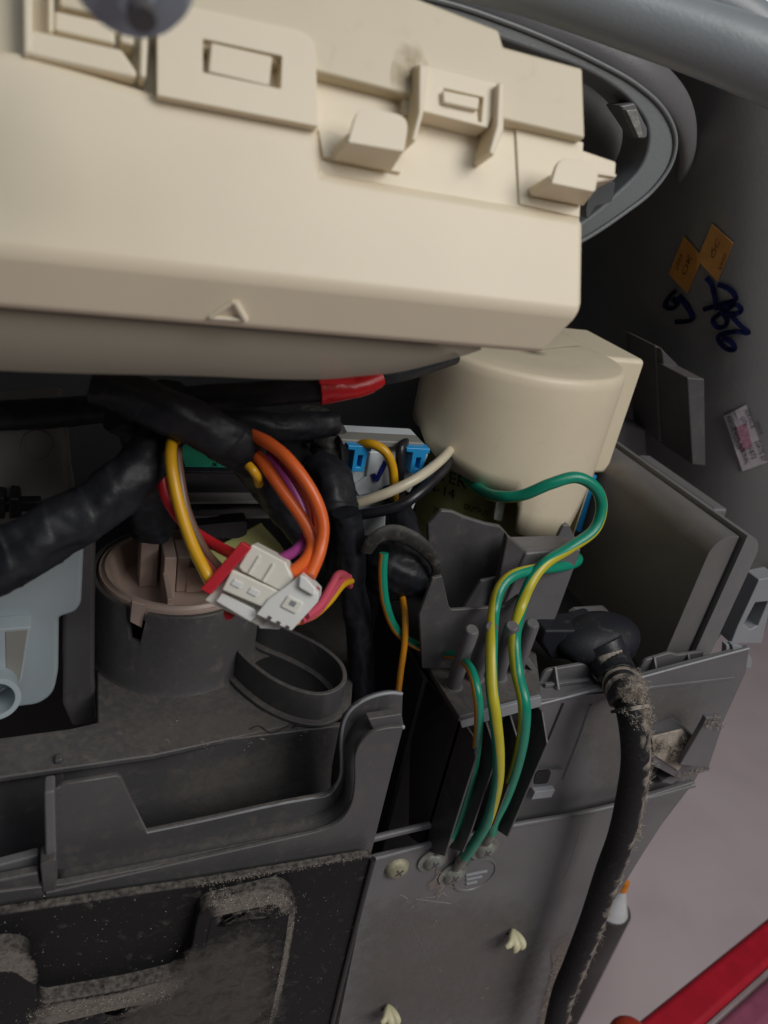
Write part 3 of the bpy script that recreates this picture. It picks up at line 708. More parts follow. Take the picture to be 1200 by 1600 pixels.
# fins
def fin(pts, fx, th=.0011):
    bm = prism_bm([PX(a, b, fx) for a, b in pts], vec=Vector((th, 0, 0)))
    return obj('divider_fin', bm, shaded_fin, rp, bevel=.0004)
shaded_fin = greyd  # darker grey than the panel puts the fins' shade into their colour
YF = .203
f1 = PY(742, 1183, YF).x; f2 = PY(773, 1188, YF).x; f3 = PY(812, 1180, YF).x; f4 = PY(853, 1161, YF).x
fin([(650, 1045), (718, 1120), (738, 1150), (743, 1184), (694, 1338), (672, 1332), (638, 1306), (640, 1180)], f1)
fin([(700, 1110), (757, 1124), (768, 1158), (773, 1189), (735, 1300), (722, 1332), (700, 1325), (705, 1200)], f2)
fin([(740, 1100), (795, 1114), (806, 1150), (812, 1181), (770, 1290), (758, 1300), (740, 1290), (745, 1200)], f3)
fin([(790, 1080), (830, 1092), (846, 1112), (854, 1162), (792, 1308), (774, 1296), (780, 1200)], f4)
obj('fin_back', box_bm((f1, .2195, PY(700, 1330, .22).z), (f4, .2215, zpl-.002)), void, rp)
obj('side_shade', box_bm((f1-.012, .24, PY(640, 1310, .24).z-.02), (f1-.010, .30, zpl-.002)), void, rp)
# screws
def screw(px, py, r, m, tilt=(0, -1, .1), name='screw'):
    c = PY(px, py, .2143); bm = lathe_bm((0, 0, 0), [(0, .0035), (r*.5, .0031), (r*.85, .0018), (r, .0002), (r, -.001), (0, -.001)], 28)
    rot = Vector((0, 0, 1)).rotation_difference(Vector(tilt)).to_matrix()
    for v in bm.verts: v.co = c + rot @ v.co
    o = obj(name, bm, m, rp, smooth=True)
    bm = bmesh.new()
    for a in (.6, .6+math.pi/2):
        d = rot @ Vector((math.cos(a), math.sin(a), 0)); e = rot @ Vector((-math.sin(a), math.cos(a), 0)); nn = rot @ Vector((0, 0, 1))
        obox_bm(c+nn*.0032, d*r*.36, e*.0004, nn*.0005, bm)
    obj('cross_slot', bm, greyd, o)
    return o
screw(620, 1356, .0062, brassm)
screw(676, 1344, .0058, metalm); screw(707, 1366, .0060, metalm); screw(757, 1326, .0056, metalm)
# crimp lugs
for (sx, sy), (wx, wy, wz) in (((676, 1344), (701, 1308, .2115)), ((707, 1366), (727, 1335, .2090)), ((757, 1326), (768, 1296, .2095))):
    c = PY(sx, sy, .2138); e = PY(wx, wy, wz)
    lg = obj('wire_lug', lathe_bm((0, 0, 0), [(.0045, 0), (.0078, 0), (.0078, .0009), (.0045, .0009), (.0045, 0)], 28), metalm, rp, smooth=True)
    lg.rotation_euler = (math.radians(90), 0, 0); lg.location = c - org[rp.name]
    d = c - e; q1 = e + d*.62
    obj('crimp_barrel', tube_bm([e-d*.05, e+d*.1, e+d*.35, q1, c-d.normalized()*.006], lambda s: (.0027 if s < .6 else .0027-.0022*(s-.6)), 14), metalm, rp, smooth=True)
# embossed earth mark
ec = PY(742, 1366, .2143)
bm = lathe_bm((0, 0, 0), [(0, .0004), (.0108, .0004), (.0112, .0010), (.0122, .0010), (.0126, -.0003), (0, -.0005)], 48)
rot = Vector((0, 0, 1)).rotation_difference(Vector((0, -1, 0))).to_matrix()
for v in bm.verts: v.co = ec + rot @ v.co
em = obj('earth_mark', bm, steel, rp, smooth=True)
for i, wd in enumerate((.0062, .0046, .0032)):
    obj('earth_bar', obox_bm(ec+Vector((-.0005*i, -.0006, .002-.0036*i)), Vector((wd, 0, 0)), Vector((0, .0009, 0)), Vector((0, 0, .0005))), greyl, em, bevel=.0002)
# snap rivets: three folded prongs
def rivet(px, py):
    t = obj('rivet', lathe_bm(PY(px, py-12, .2142), [(0, .0005), (.0052, .0005), (.0052, -.001), (0, -.001)], 20, ys=.3), steel, rp, smooth=True)
    b0 = PY(px-2, py-16, .213)
    for (dx, dy) in ((-13, 10), (1, 17), (12, 12)):
        e = PY(px+dx, py+dy, .205)
        obj('prong', tube_bm(cr([b0, (b0+e)/2+Vector((dx*.00008, -.003, .001)), e], 5), lambda s: .0012+.0020*s*(1-s)*2.6+.0003, 10, flat=.75), clipm, t, smooth=True)
rivet(803, 1470); rivet(608, 1588)
# dusty hook bracket on the right
hb = prism('hook_bracket', [(1020, 1160), (1068, 1140), (1086, 1152), (1062, 1192), (1106, 1190), (1110, 1204), (1060, 1218), (1020, 1196)], yp(.2125), (0, .010, 0), grey, rp, bevel=.0008)
prism('hook_upright', [(1062, 1196), (1098, 1134), (1104, 1122), (1128, 1120), (1130, 1134), (1108, 1200)], yp(.205), (0, .003, 0), grey, rp, bevel=.0008)
prism('hook_floor', [(1018, 1152), (1066, 1140), (1088, 1165), (1060, 1205), (1022, 1180)], yp(.2115), (0, .001, 0), dustm, rp, bevel=.0003)
# lint fuzz
def lint(name, spots, n, parent, size=(.0003, .0009), m=dustm, hair=.12, hl=(.002, .006)):
    bm = bmesh.new()
    for _ in range(n):
        p, s = random.choice(spots)
        c = p + Vector([random.gauss(0, s) for _ in range(3)])*1.0
        r = random.uniform(*size)
        if random.random() < hair:
            d = Vector([random.gauss(0, 1) for _ in range(3)]).normalized(); L = random.uniform(*hl)
            e = d.orthogonal().normalized()*.00008; k = d.cross(e).normalized()*L*.25
            a = [bm.verts.new(c-e), bm.verts.new(c+e), bm.verts.new(c+d*L*.5+k+e), bm.verts.new(c+d*L*.5+k-e), bm.verts.new(c+d*L+e*.6), bm.verts.new(c+d*L-e*.6)]
            bm.faces.new((a[0], a[1], a[2], a[3])); bm.faces.new((a[3], a[2], a[4], a[5]))
        else:
            v = [bm.verts.new(c+Vector([random.gauss(0, .6) for _ in range(3)])*r) for _ in range(4)]
            for f in ((0, 1, 2), (0, 2, 3), (0, 3, 1), (1, 3, 2)): bm.faces.new([v[i] for i in f])
    return obj(name, bm, m, parent, kind='stuff', recalc=False)
lint('lint', [(PY(1040+random.uniform(-15, 35), 1165+random.uniform(-15, 20), .2105), .0010) for _ in range(20)]
     + [(PY(1110+random.uniform(-8, 18), 1124+random.uniform(-4, 10), .2045), .0010) for _ in range(6)]
     + [(PY(1060+(1106-1060)*t, 1212-12*t, .212), .001) for t in (0, .2, .4, .6, .8, 1)], 4200, rp, (.00012, .0004), hair=.03, hl=(.0008, .002))
lint('lint', [(PY(690+random.gauss(0, 6), 1375+random.gauss(0, 14), .2140), .0006) for _ in range(10)], 160, rp, (.0002, .0005), hair=.3)
lint('lint', [(PY(872-(i*6), 1500+i*22, .2140), .0022) for i in range(6)], 1500, rp, (.0002, .0005), hair=.02)
lint('lint', [(PY(random.uniform(560, 900), random.uniform(1390, 1600), .2140), .0006) for _ in range(60)], 90, rp, (.0002, .0004), hair=.25)

# ------------------------------------------------------------------ base tray: deck, trough, rims, collar and cup
bt = thing('base_tray', 'dark grey moulded tray with round collar, oval cup and S-shaped rim', 'plastic tray', (0.05, .24, -.25))
ZD = -.240
prism('deck', [(-120, 1168), (112, 1137), (152, 1128), (150, 940), (575, 940), (560, 1000), (552, 1060), (548, 1112), (240, 1180), (-120, 1232)], zp(ZD), (0, 0, -.003), greyd, bt, bevel=.001)
bm = bmesh.new()
e0 = PZ(-120, 1232, ZD); e1 = PZ(532, 1116, ZD)
yw = (e0.y+e1.y)/2
obj('trough_wall', box_bm((e0.x, yw, -.34), (PY(532, 1200, yw).x, yw+.003, ZD-.0005)), greyd, bt, bevel=.0008)
obj('trough_floor', box_bm((e0.x, .205, -.345), (e1.x, yw, -.341)), greyd, bt)
prism('trough_end', [(536, 1120), (545, 1112), (548, 1240), (520, 1290), (514, 1288), (520, 1200)], yp(.2245), (0, .002, 0), greyd, bt)
S1 = crp([(512, 1241), (528, 1224), (534, 1200), (533, 1165), (537, 1130), (552, 1105), (578, 1090), (606, 1083), (627, 1084)], 5)
S1s = [(84, 1236), (100, 1226), (182, 1212), (190, 1216), (229, 1300)] + crp([(229, 1300), (330, 1279), (430, 1257), (490, 1246)], 2)[1:]
S2 = [(90, 1392)] + crp([(90, 1392), (200, 1367), (330, 1338), (440, 1313), (500, 1299), (530, 1284), (548, 1258), (554, 1222), (554, 1185), (564, 1160), (584, 1144), (606, 1138), (630, 1136)], 5)[1:]
prof1 = S1s + S1 + [(630, 1088), (628, 1145), (560, 1400), (80, 1440)]
r1 = prism('rear_rim', prof1, yp(.2095), (0, .0022, 0), greyd, bt, bevel=.0007, angle=50)
prof2 = S2 + [(630, 1140), (580, 1336), (570, 1372), (70, 1440), (70, 1396)]
r2 = prism('front_rim', prof2, yp(.1985), (0, .0022, 0), greyd, bt, bevel=.0007, angle=50)
# floor between both rims following the curve (rounded gutter)
bm = bmesh.new(); g = []
for (a, b) in S2:
    p = PY(a, b, .2002); q_ = Vector((p.x, .2105, p.z+.000))
    g.append([bm.verts.new(p+Vector((0, 0, -.0012))), bm.verts.new((p+q_)/2+Vector((0, 0, -.0030))), bm.verts.new(q_+Vector((0, 0, -.001)))])
for a, b in zip(g, g[1:]):
    for i in range(2): bm.faces.new((a[i], a[i+1], b[i+1], b[i]))
go_ = obj('rim_gutter', bm, greyd, bt, smooth=True); go_.modifiers.new('t', 'SOLIDIFY').thickness = .001
tube('rim_highlight', [(a, b, .2000) for a, b in S2[::4]+[S2[-1]]], .0009, greyl, bt, ns=8, n=4)  # beads paler than the tray paint the highlight along the rim edges
tube('rim_highlight', [(a, b, .2102) for a, b in (S1s[-1:]+S1[::4]+[S1[-1]])], .0008, greyl, bt, ns=8, n=4)
tube('rim_highlight', [(a, b, .2102) for a, b in S1s[4:]], .0008, greyl, bt, ns=8, n=3)
tube('rim_highlight', [(84, 1238, .2102), (100, 1227, .2102), (182, 1212, .2105)], .0006, grey, bt, ns=8, n=3)
tube('rim_highlight', [(185, 1214, .2102), (207, 1257, .2102), (229, 1300, .2105)], .0006, grey, bt, ns=8, n=3)
prism('rim_end_step', [(575, 1124), (628, 1116), (632, 1138), (608, 1140), (584, 1144)], yp(.2005), (0, .004, 0), greyd, bt, bevel=.0006)
prism('left_post', [(68, 1240), (86, 1236), (90, 1395), (72, 1400)], yp(.202), (0, .008, 0), grey, bt, bevel=.0010)
prism('left_lug', [(62, 1352), (88, 1342), (88, 1392), (66, 1396)], yp(.199), (0, .008, 0), greyd, bt, bevel=.0008)
prism('left_rail', [(-100, 1360), (0, 1352), (60, 1336), (66, 1398), (-100, 1420)], yp(.2065), (0, .004, 0), grey, bt, bevel=.001)
prism('left_rail', [(-100, 1388), (0, 1376), (60, 1364), (66, 1398), (-100, 1420)], yp(.2005), (0, .004, 0), greyd, bt, bevel=.001)
prism('front_band', [(-100, 1410), (0, 1394), (100, 1382), (560, 1290), (572, 1345), (300, 1398), (-100, 1470)], yp(.1995), (0, .003, 0), greyd, bt, bevel=.0006)
prism('wall_pin', [(84, 1190), (98, 1186), (100, 1226), (86, 1232)], yp(yw-.003), (0, .004, 0), greyd, bt, bevel=.001)
# collar
YCf = PZ(272, 1088, ZD).y
RC = .0385; ycn = YCf+RC; xcn = PY(272, 1010, ycn).x
zct = PY(290, 966, YCf).z
na = 96
bm = bmesh.new(); rng = []
def notch(th):   # slot in the collar front-left
    d = (th - nth + math.pi) % (2*math.pi) - math.pi
    return abs(d) < .10
npx = PY(212, 960, ycn-RC*.8); nth = math.atan2(npx.y-ycn, npx.x-xcn)
for k in range(na):
    th = 2*math.pi*k/na
    zt_ = zct-.0155 if notch(th) else zct
    c_, s_ = math.cos(th), math.sin(th)
    rng.append([bm.verts.new((xcn+r_*c_, ycn+r_*s_, z_)) for r_, z_ in ((RC+.001, ZD), (RC, ZD+.002), (RC, zt_-.0008), (RC-.0006, zt_), (RC-.0022, zt_), (RC-.0028, zt_-.0008), (RC-.0028, ZD))])
for k in range(na):
    a, b = rng[k], rng[(k+1) % na]
    for i in range(6): bm.faces.new((a[i], b[i], b[i+1], a[i+1]))
obj('collar', bm, greyd, bt, smooth=True)
# oval cup
cp = crp([(388, 1010), (400, 985), (440, 975), (500, 1000), (532, 1030), (538, 1058), (520, 1078), (480, 1080), (440, 1062), (400, 1030)], 1)
yq = PZ(488, 1124, ZD).y; zcup = PY(494, 1079, yq).z
def czp(a, b): return PZ(a, b, zcup)
C3 = cr([czp(*p) for p in [(372, 1014), (392, 1034), (428, 1060), (470, 1078), (508, 1082), (536, 1066), (534, 1038), (504, 1010), (458, 986), (415, 968), (398, 955)]], 6)
cb = ribbon_bm(C3, (0, 0, ZD-zcup+.001), .0022)
obj('oval_cup', cb, greyd, bt, bevel=.0006, angle=50)
prism('cup_shade', [(v.x, v.y) for v in []] or [(392, 1052), (402, 1032), (440, 1020), (500, 1046), (528, 1076), (530, 1098), (510, 1112), (475, 1112), (428, 1092)], zp(ZD+.0006), (0, 0, -.0004), void, bt, bevel=0, r=8)  # flat black sheet painted in for the shade inside the deep cup
cf = ribbon_bm([p+Vector((0, 0, ZD-zcup+.0022)) for p in C3], (0, 0, -.0022), .008)
obj('cup_foot', cf, greyd, bt, bevel=.0015, angle=40)
# small scraps and a hair on the deck
lint('lint', [(PZ(random.uniform(180, 530), random.uniform(1125, 1170), ZD+.0004), .0008) for _ in range(50)], 120, bt, (.0002, .0004), hair=.12, hl=(.001, .003))
obj('loose_hair', tube_bm(cr([PZ(390, 1140, ZD+.0006), PZ(405, 1134, ZD+.001), PZ(425, 1145, ZD+.0006), PZ(455, 1131, ZD+.002), PZ(462, 1130, ZD+.001), PZ(458, 1138, ZD+.0006)], 6), .0002, 6), void, bt, smooth=True)
# left divider wall between tank and collar
prism('divider_wall', [(100, 800), (150, 800), (148, 1060), (152, 1128), (112, 1138), (96, 1100)], yp(.275), (0, .006, 0), greyd, bt, bevel=.002)

# ------------------------------------------------------------------ beige motor cap in the collar
mc = thing('pump_cap', 'pinkish beige ribbed round cap sitting inside the dark collar', 'cap', (xcn, ycn, zct))
bm = lathe_bm((xcn, ycn, zct), [(0, -.010), (.020, -.010), (.026, -.009), (.0290, -.003), (.0305, .0012), (.0322, .0016), (.0330, .0002), (.0338, -.0002), (.0345, .0006), (.0352, -.0006), (.0352, -.006), (0, -.02)], 96)
obj('cap_disc', bm, beige, mc, smooth=True)
prism('cap_lug', [(206, 940), (228, 945), (222, 982), (203, 972)], yp(npx.y-.0012), (0, .003, 0), beige, mc, bevel=.0004)
zr = zct+.014
def rib(px0, px1, pyb, h, yy, th=.010):
    p0 = PY(px0, pyb, yy); p1 = PY(px1, pyb, yy)
    obj('cap_rib', box_bm((p0.x, yy, zct-.010), (p1.x, yy+th, zct+h)), beige, mc, bevel=.0007)
rib(218, 246, 900, .018, ycn+.000, .012)
rib(255, 275, 900, .012, ycn-.010, .020)
rib(276, 296, 900, .009, ycn-.005, .016)
rib(292, 320, 900, .004, ycn-.006, .016)
obj('cap_rib', obox_bm(Vector((PY(262, 920, ycn-.02).x, ycn-.018, zct-.003)), Vector((.0012, 0, 0)), Vector((0, .012, 0)), Vector((0, 0, .007))), beige, mc, bevel=.0005)

# ------------------------------------------------------------------ milky tank at the left
tk = thing('water_inlet_tank', 'milky bluish white plastic tank at the left edge below the black harness', 'plastic tank', PY(40, 1000, .27))
prism('tank_body', [(-80, 880), (60, 860), (122, 846), (131, 858), (127, 945), (118, 958), (92, 966), (91, 1050), (84, 1085), (62, 1102), (-80, 1120)], yp(.262), (0, .022, 0), tankm, tk, bevel=.003, seg=4, r=[0, 0, 8, 8, 12, 12, 6, 8, 14, 14, 0], angle=30)
prism('tank_gusset', [(-30, 985), (48, 980), (34, 1064), (26, 1074), (-30, 1078)], yp(.254), (0, .008, 0), tankm, tk, bevel=.001, r=[0, 2, 6, 4, 0])
prism('gusset_face', [(8, 987), (43, 984), (31, 1064), (10, 1070)], yp(.2537), (0, .002, 0), tankd, tk, bevel=.0003)
bm = lathe_bm((0, 0, 0), [(.0065, .0), (.0065, .004), (.0085, .004), (.0085, -.012), (.0065, -.012), (.0065, 0)], 40)
rot = Vector((0, 0, 1)).rotation_difference(Vector((.15, -1, .2))).to_matrix(); c_ = PY(-8, 1085, .246)
for v in bm.verts: v.co = c_ + rot @ v.co
obj('tank_spout', bm, tankm, tk, smooth=True)
ub = prism('rear_block', [(-60, 655), (100, 640), (112, 770), (118, 800), (100, 860), (-60, 870)], yp(.315), (0, .03, 0), tankd, tk, bevel=.003)
obj('round_boss', tube_bm(cr([PY(58+24*math.cos(a*math.pi/8), 697+24*math.sin(a*math.pi/8), .3148) for a in range(16)], 3, closed=True), .0006, 6, caps=False), tankd, ub, smooth=True)
vp = thing('black_plunger', 'small black plastic plunger in front of the grey block, left edge', 'plunger', PY(30, 793, .30))
prism('plunger_head', [(14, 778), (30, 780), (34, 810), (14, 812)], yp(.300), (0, .012, 0), black, vp, bevel=.0008)
prism('plunger_stem', [(-20, 786), (64, 784), (64, 800), (-20, 802)], yp(.303), (0, .006, 0), black, vp, bevel=.0008)
prism('plunger_disc', [(-8, 776), (8, 778), (8, 812), (-8, 812)], yp(.302), (0, .010, 0), black, vp, bevel=.0008)

# ------------------------------------------------------------------ black switch unit, green label, lime sheet
su = thing('switch_unit', 'black box with stepped ledges and a green label behind wires', 'switch unit', PY(370, 760, .31))
prism('unit_body', [(262, 738), (500, 728), (505, 800), (430, 806), (285, 812), (268, 780)], yp(.300), (0, .05, 0), black, su, bevel=.001)
obj('unit_lit_ledge', box_bm((PY(285, 790, .295).x, .292, PY(400, 780, .295).z-.001), (PY(500, 785, .295).x, .301, PY(400, 780, .295).z+.0006)), grey, su, bevel=.0005)  # both ledges grey, not black: colour stands in for light caught there
obj('unit_lit_ledge', box_bm((PY(290, 812, .295).x, .290, PY(400, 803, .293).z-.001), (PY(470, 800, .295).x, .301, PY(400, 803, .293).z+.0006)), grey, su, bevel=.0005)
zu = PY(400, 735, .3).z
obj('unit_top', box_bm((PY(275, 738, .30).x, .2985, zu-.001), (PY(500, 730, .30).x, .36, zu)), rubberb, su, bevel=.0005)
gl = obj('green_label', box_bm((PY(290, 735, .3).x, .302, zu+.0003), (PY(440, 735, .3).x, .330, zu+.0006)), greenl, su)
text('lettering', 'x V4', (330, 729), (20, -1), (5, -14), zp(zu+.0008), inkb, gl)
prism('paper_tag', [(295, 715), (330, 698), (350, 705), (345, 725)], yp(.335), (0, .0006, 0), tankd, su, bevel=0)
ls = thing('insulation_sheet', 'pale yellow-green plastic sheet behind the white connector', 'plastic sheet', PY(400, 850, .29))
prism('sheet_front', [(296, 868), (330, 860), (392, 826), (408, 818), (438, 850), (470, 900), (455, 930), (320, 915)], yp(.288), (0, .001, 0), lime, ls, bevel=.0003)
prism('sheet_clip', [(300, 822), (388, 814), (386, 836), (372, 842), (310, 842)], yp(.284), (0, .008, 0), black, ls, r=5, bevel=.001)

# ------------------------------------------------------------------ white socket block with blue clips
sb_ = thing('socket_block', 'white plastic socket block with two bright blue clips and a tick mark', 'socket', PY(600, 760, .31))
prism('block_face', [(532, 688), (664, 694), (670, 712), (650, 755), (640, 772), (630, 766), (606, 764), (602, 838), (556, 838), (545, 760), (536, 735)], yp(.310), (0, .02, 0), white, sb_, bevel=.0012)
prism('block_rim', [(532, 686), (662, 692), (664, 702), (536, 698)], yp(.307), (0, .01, 0), tankd, sb_, bevel=.0008)
prism('block_panel', [(578, 706), (622, 706), (618, 764), (560, 775), (552, 760), (572, 745)], yp(.3085), (0, .003, 0), white, sb_, bevel=.0006)
for x in (0, 91):
    cp_ = prism('blue_clip', [(544+x, 696+x*.04), (582+x, 698+x*.04), (580+x, 706+x*.04), (576+x, 706+x*.04), (568+x, 738+x*.03), (549+x, 737+x*.03), (554+x, 704+x*.04), (544+x, 703+x*.04)], yp(.303), (0, .006, 0), bluep, sb_,
          holes=[[(560+x, 712+x*.04), (567+x, 712+x*.04), (563+x, 730+x*.03), (557+x, 730+x*.03)]], bevel=.0005)
prism('fin_tab', [(648, 780), (651, 782), (636, 818), (634, 816)], yp(.306), (0, .004, 0), white, sb_, bevel=.0003)
stroke('tick_mark', [(583, 740), (586, 748), (589, 748), (596, 735), (603, 721)], .0026, yp(.3083), ink, sb_)

# ------------------------------------------------------------------ taped harnesses and cables
TW = (.0135, .030, .20)
def harness(label, pts, R, m=tape, n=34, ns=36, name='taped_harness', wrap=TW):
    o = tube(name, pts, R, m, n=n, ns=ns, wrap=wrap); return tag(o, label, 'wire harness')
harness('thick black taped harness running up from the left edge over the tank', [(-60, 905, .235), (20, 868, .235), (80, 830, .237), (150, 790, .24), (205, 745, .245), (240, 700, .255), (262, 655, .268), (262, 615, .28)], lambda s: .0105-.003*s)
harness('black taped harness sloping down right from under the control box', [(150, 600, .255), (215, 622, .25), (280, 650, .245), (345, 682, .245), (385, 708, .25), (425, 765, .265), (470, 830, .275), (505, 885, .285)], lambda s: .0080-.003*abs(s-.3))
harness('long black taped tube leading right to the red tape', [(-60, 652, .31), (100, 644, .30), (230, 630, .285), (380, 618, .27), (505, 608, .262)], lambda s: .0062-.0016*s, wrap=(.03, .03, .05))
harness('lower black tube half hidden behind the red taped one', [(300, 640, .31), (380, 658, .30), (440, 668, .30), (520, 662, .31)], .006)
harness('knotted black taped bunch in the shade beside the green label', [(190, 640, .27), (222, 668, .272), (235, 720, .275), (225, 780, .28), (240, 825, .285)], lambda s: .0088)
harness('black taped bundle rising left of the white socket', [(498, 742, .305), (516, 756, .296), (526, 795, .288), (532, 850, .28), (535, 900, .278)], lambda s: .0115-.004*s)
harness('narrow black taped cable dropping straight down behind the tray', [(540, 800, .272), (548, 870, .27), (553, 930, .268), (562, 1000, .266), (566, 1080, .266), (568, 1150, .268)], lambda s: .0062)
harness('black taped cable bending between connector and vertical bundle', [(440, 760, .29), (490, 800, .288), (510, 850, .286), (505, 900, .288), (470, 930, .30)], .0065)
harness('dusty dark foam wrapped pipe left of the white socket', [(470, 665, .325), (500, 665, .322), (515, 690, .32), (505, 740, .32)], .009, m=tapedust)
# red tape wrap
rt = tube('red_tape_wrap', [(499, 610, .2615), (530, 606, .261), (565, 600, .262), (592, 590, .264)], lambda s: .0056-.0018*s, redt, n=10, ns=20, wrap=(.02, .1, .15))
tag(rt, 'bright red tape wrapped round the black tube end below the film', 'tape')
rtt = prism('tape_tail', [(499, 600), (503, 552), (520, 556), (548, 572), (556, 600)], yp(.207), (0, .001, 0), redt, rt, bevel=.0003)
cb_ = tube('thin_black_cable', [(588, 592, .265), (630, 585, .275), (668, 574, .29), (710, 560, .31)], .0028, tape)
tag(cb_, 'thin black cable leaving the red tape toward the cream cover', 'cable')
# taped bundle ball
tb = thing('taped_bundle', 'bulging ball of black tape with a dusty collar right of the vertical cables', 'wire harness', PY(625, 885, .27))
cB = PY(622, 885, .272)
bm = bmesh.new(); bmesh.ops.create_icosphere(bm, subdivisions=5, radius=1)
for v in bm.verts:
    d = v.co.normalized(); k = 1+.10*noise.noise(d*1.6+Vector((3, 1, 0)))+.05*abs(noise.noise(d*4.5))
    k += .035*((d.z*3.1+d.x*1.3) % 1.0-.5)
    v.co = cB + Vector((d.x*.0172*k, d.y*.014*k, d.z*.0165*k))
obj('bundle_body', bm, tape, tb, smooth=True)
cr_pts = [PY(a, b, y_) for a, b, y_ in [(572, 862, .262), (586, 842, .260), (612, 832, .260), (642, 842, .258), (668, 862, .257), (682, 888, .257), (676, 905, .260)]]
bm = tube_bm(cr(cr_pts, 8), lambda s: .0042*(.55+.45*math.sin(math.pi*min(1, s*1.1+.1))), 12, flat=.45); obj('tape_collar', bm, tapedust, tb, smooth=True)
tube('bundle_neck', [(640, 850, .275), (630, 815, .29), (618, 785, .302), (612, 760, .308)], lambda s: .0075-.002*s, tape, tb, ns=18, wrap=TW)
# single wires by the socket
tag(tube('ivory_wire', [(535, 795, .296), (560, 786, .290), (610, 768, .285), (655, 745, .288), (690, 718, .30), (705, 700, .315)], .0024, W['ivory']), 'ivory wire crossing in front of the white socket', 'wire')
tag(tube('black_wire', [(540, 808, .297), (570, 803, .290), (620, 792, .285), (655, 770, .287), (690, 738, .298), (705, 715, .315)], .0026, W['black']), 'black wire sagging just below the ivory wire', 'wire')
tag(tube('yellow_wire', [(556, 696, .309), (580, 694, .302), (602, 706, .298), (613, 730, .297), (616, 765, .297), (616, 780, .30)], .0022, W['yellow']), 'yellow wire arching over the socket face beside the left blue clip', 'wire')
tag(tube('black_wire', [(640, 690, .318), (630, 694, .306), (625, 706, .302), (625, 740, .301), (622, 775, .302)], .0022, W['black']), 'black wire dropping vertically between the two blue clips', 'wire')
# ------------------------------------------------------------------ plug-in connector with its wires
CV = ray(440, 900).normalized(); CV = (CV + Vector((.10, 0, .12))).normalized(); CD = PY(410, 920, .2045).dot(CV)
def conbox(name, pix, y, d, m, parent, bev=.0006, r=0):
    def surf(a, b):
        q = ray(a, b); return q*((CD+(y-.2045)*.9)/q.dot(CV))
    return prism(name, pix, surf, CV*d, m, parent, bevel=bev, r=r)
pc = thing('wire_connector', 'white multi-pin plug pair with red locking bars hanging over the beige cap', 'connector', PY(410, 920, .205))
conbox('left_housing', [(330, 925), (380, 862), (455, 900), (448, 922), (412, 982), (318, 938)], .204, .012, conw, pc)
conbox('upper_block', [(393, 850), (446, 878), (458, 905), (440, 925), (378, 893), (372, 886)], .2005, .012, conw, pc)
conbox('latch_plate', [(362, 890), (440, 926), (416, 952), (346, 922)], .1995, .010, conw, pc)
conbox('lower_block', [(346, 926), (398, 952), (402, 962), (390, 972), (336, 940)], .2015, .012, conw2, pc)
conbox('right_housing', [(444, 918), (470, 898), (498, 926), (497, 940), (455, 986), (400, 960), (420, 935)], .1985, .016, conw2, pc, r=3)
conbox('housing_lug', [(468, 898), (478, 902), (494, 920), (490, 932), (466, 918)], .1965, .006, conw2, pc)
conbox('lower_lip', [(405, 962), (440, 980), (436, 984), (404, 982)], .204, .008, conw2, pc)
conbox('locking_bar', [(377, 846), (393, 856), (328, 930), (312, 921)], .1985, .004, redp, pc, bev=.0005)
conbox('locking_bar', [(466, 900), (474, 902), (500, 922), (497, 930), (490, 926), (464, 908)], .2035, .004, redp, pc, bev=.0005)
for (a, b) in ((366, 905), (392, 918)): conbox('pin_slot', [(a, b), (a+14, b+7), (a+8, b+15), (a-6, b+8)], .1990, .002, conw2, pc, bev=.0002)
for (a, b) in ((404, 868), (426, 880)): conbox('housing_rib', [(a, b), (a+3, b+2), (a-14, b+30), (a-17, b+28)], .1998, .002, conw, pc, bev=.0002)
conbox('latch_tongue', [(450, 930), (474, 942), (462, 960), (438, 948)], .1978, .002, conw, pc, bev=.0004, r=3)
conbox('pin_slot', [(456, 938), (464, 942), (460, 948), (452, 944)], .1974, .001, greyl, pc, bev=0)
for (a, b) in ((420, 962), (434, 970), (448, 977)): conbox('pin_slot', [(a, b), (a+5, b+3), (a+2, b+8), (a-3, b+5)], .1980, .001, greyd, pc, bev=0)
conbox('locking_foot', [(348, 955), (364, 960), (362, 968), (352, 970)], .208, .006, redp, pc, bev=.0004)
def wire(name, label, pts, c, r=.0020, **kw):
    o = tube(name, pts, r, W[c] if isinstance(c, str) else c, **kw); return tag(o, label, 'wire', 'wires of the white connector')
wire('yellow_wire', 'yellow wire bowing down from harness to the connector left side', [(276, 686, .247), (268, 694, .243), (268, 730, .236), (280, 790, .228), (300, 850, .219), (322, 895, .211), (332, 912, .2095)], 'yellow')
wire('brown_wire', 'brown wire just right of the yellow wire entering the connector', [(284, 688, .250), (277, 700, .246), (280, 740, .24), (292, 800, .232), (318, 858, .222), (345, 890, .213), (352, 900, .2105)], 'brown', .0017)
wire('red_wire', 'red wire curling outside the yellow wire at far left', [(268, 712, .256), (256, 724, .25), (254, 750, .246), (264, 785, .242), (292, 822, .236), (330, 848, .225), (368, 868, .212)], 'red')
wire('rose_wire', 'dull rose wire tucked between the yellow and brown wires', [(280, 780, .240), (296, 830, .232), (318, 872, .22), (340, 900, .2115)], 'rose')
wire('orange_wire', 'outermost orange wire making the widest right-hand loop', [(372, 678, .252), (400, 682, .243), (445, 712, .232), (485, 765, .223), (504, 815, .218), (500, 860, .213), (484, 900, .206)], 'orange', .0022)
wire('orange_wire', 'innermost orange wire looping closest to the black harness', [(375, 698, .252), (405, 716, .241), (440, 765, .231), (475, 815, .223), (488, 848, .218), (478, 875, .212), (452, 898, .205)], 'orange', .0022)
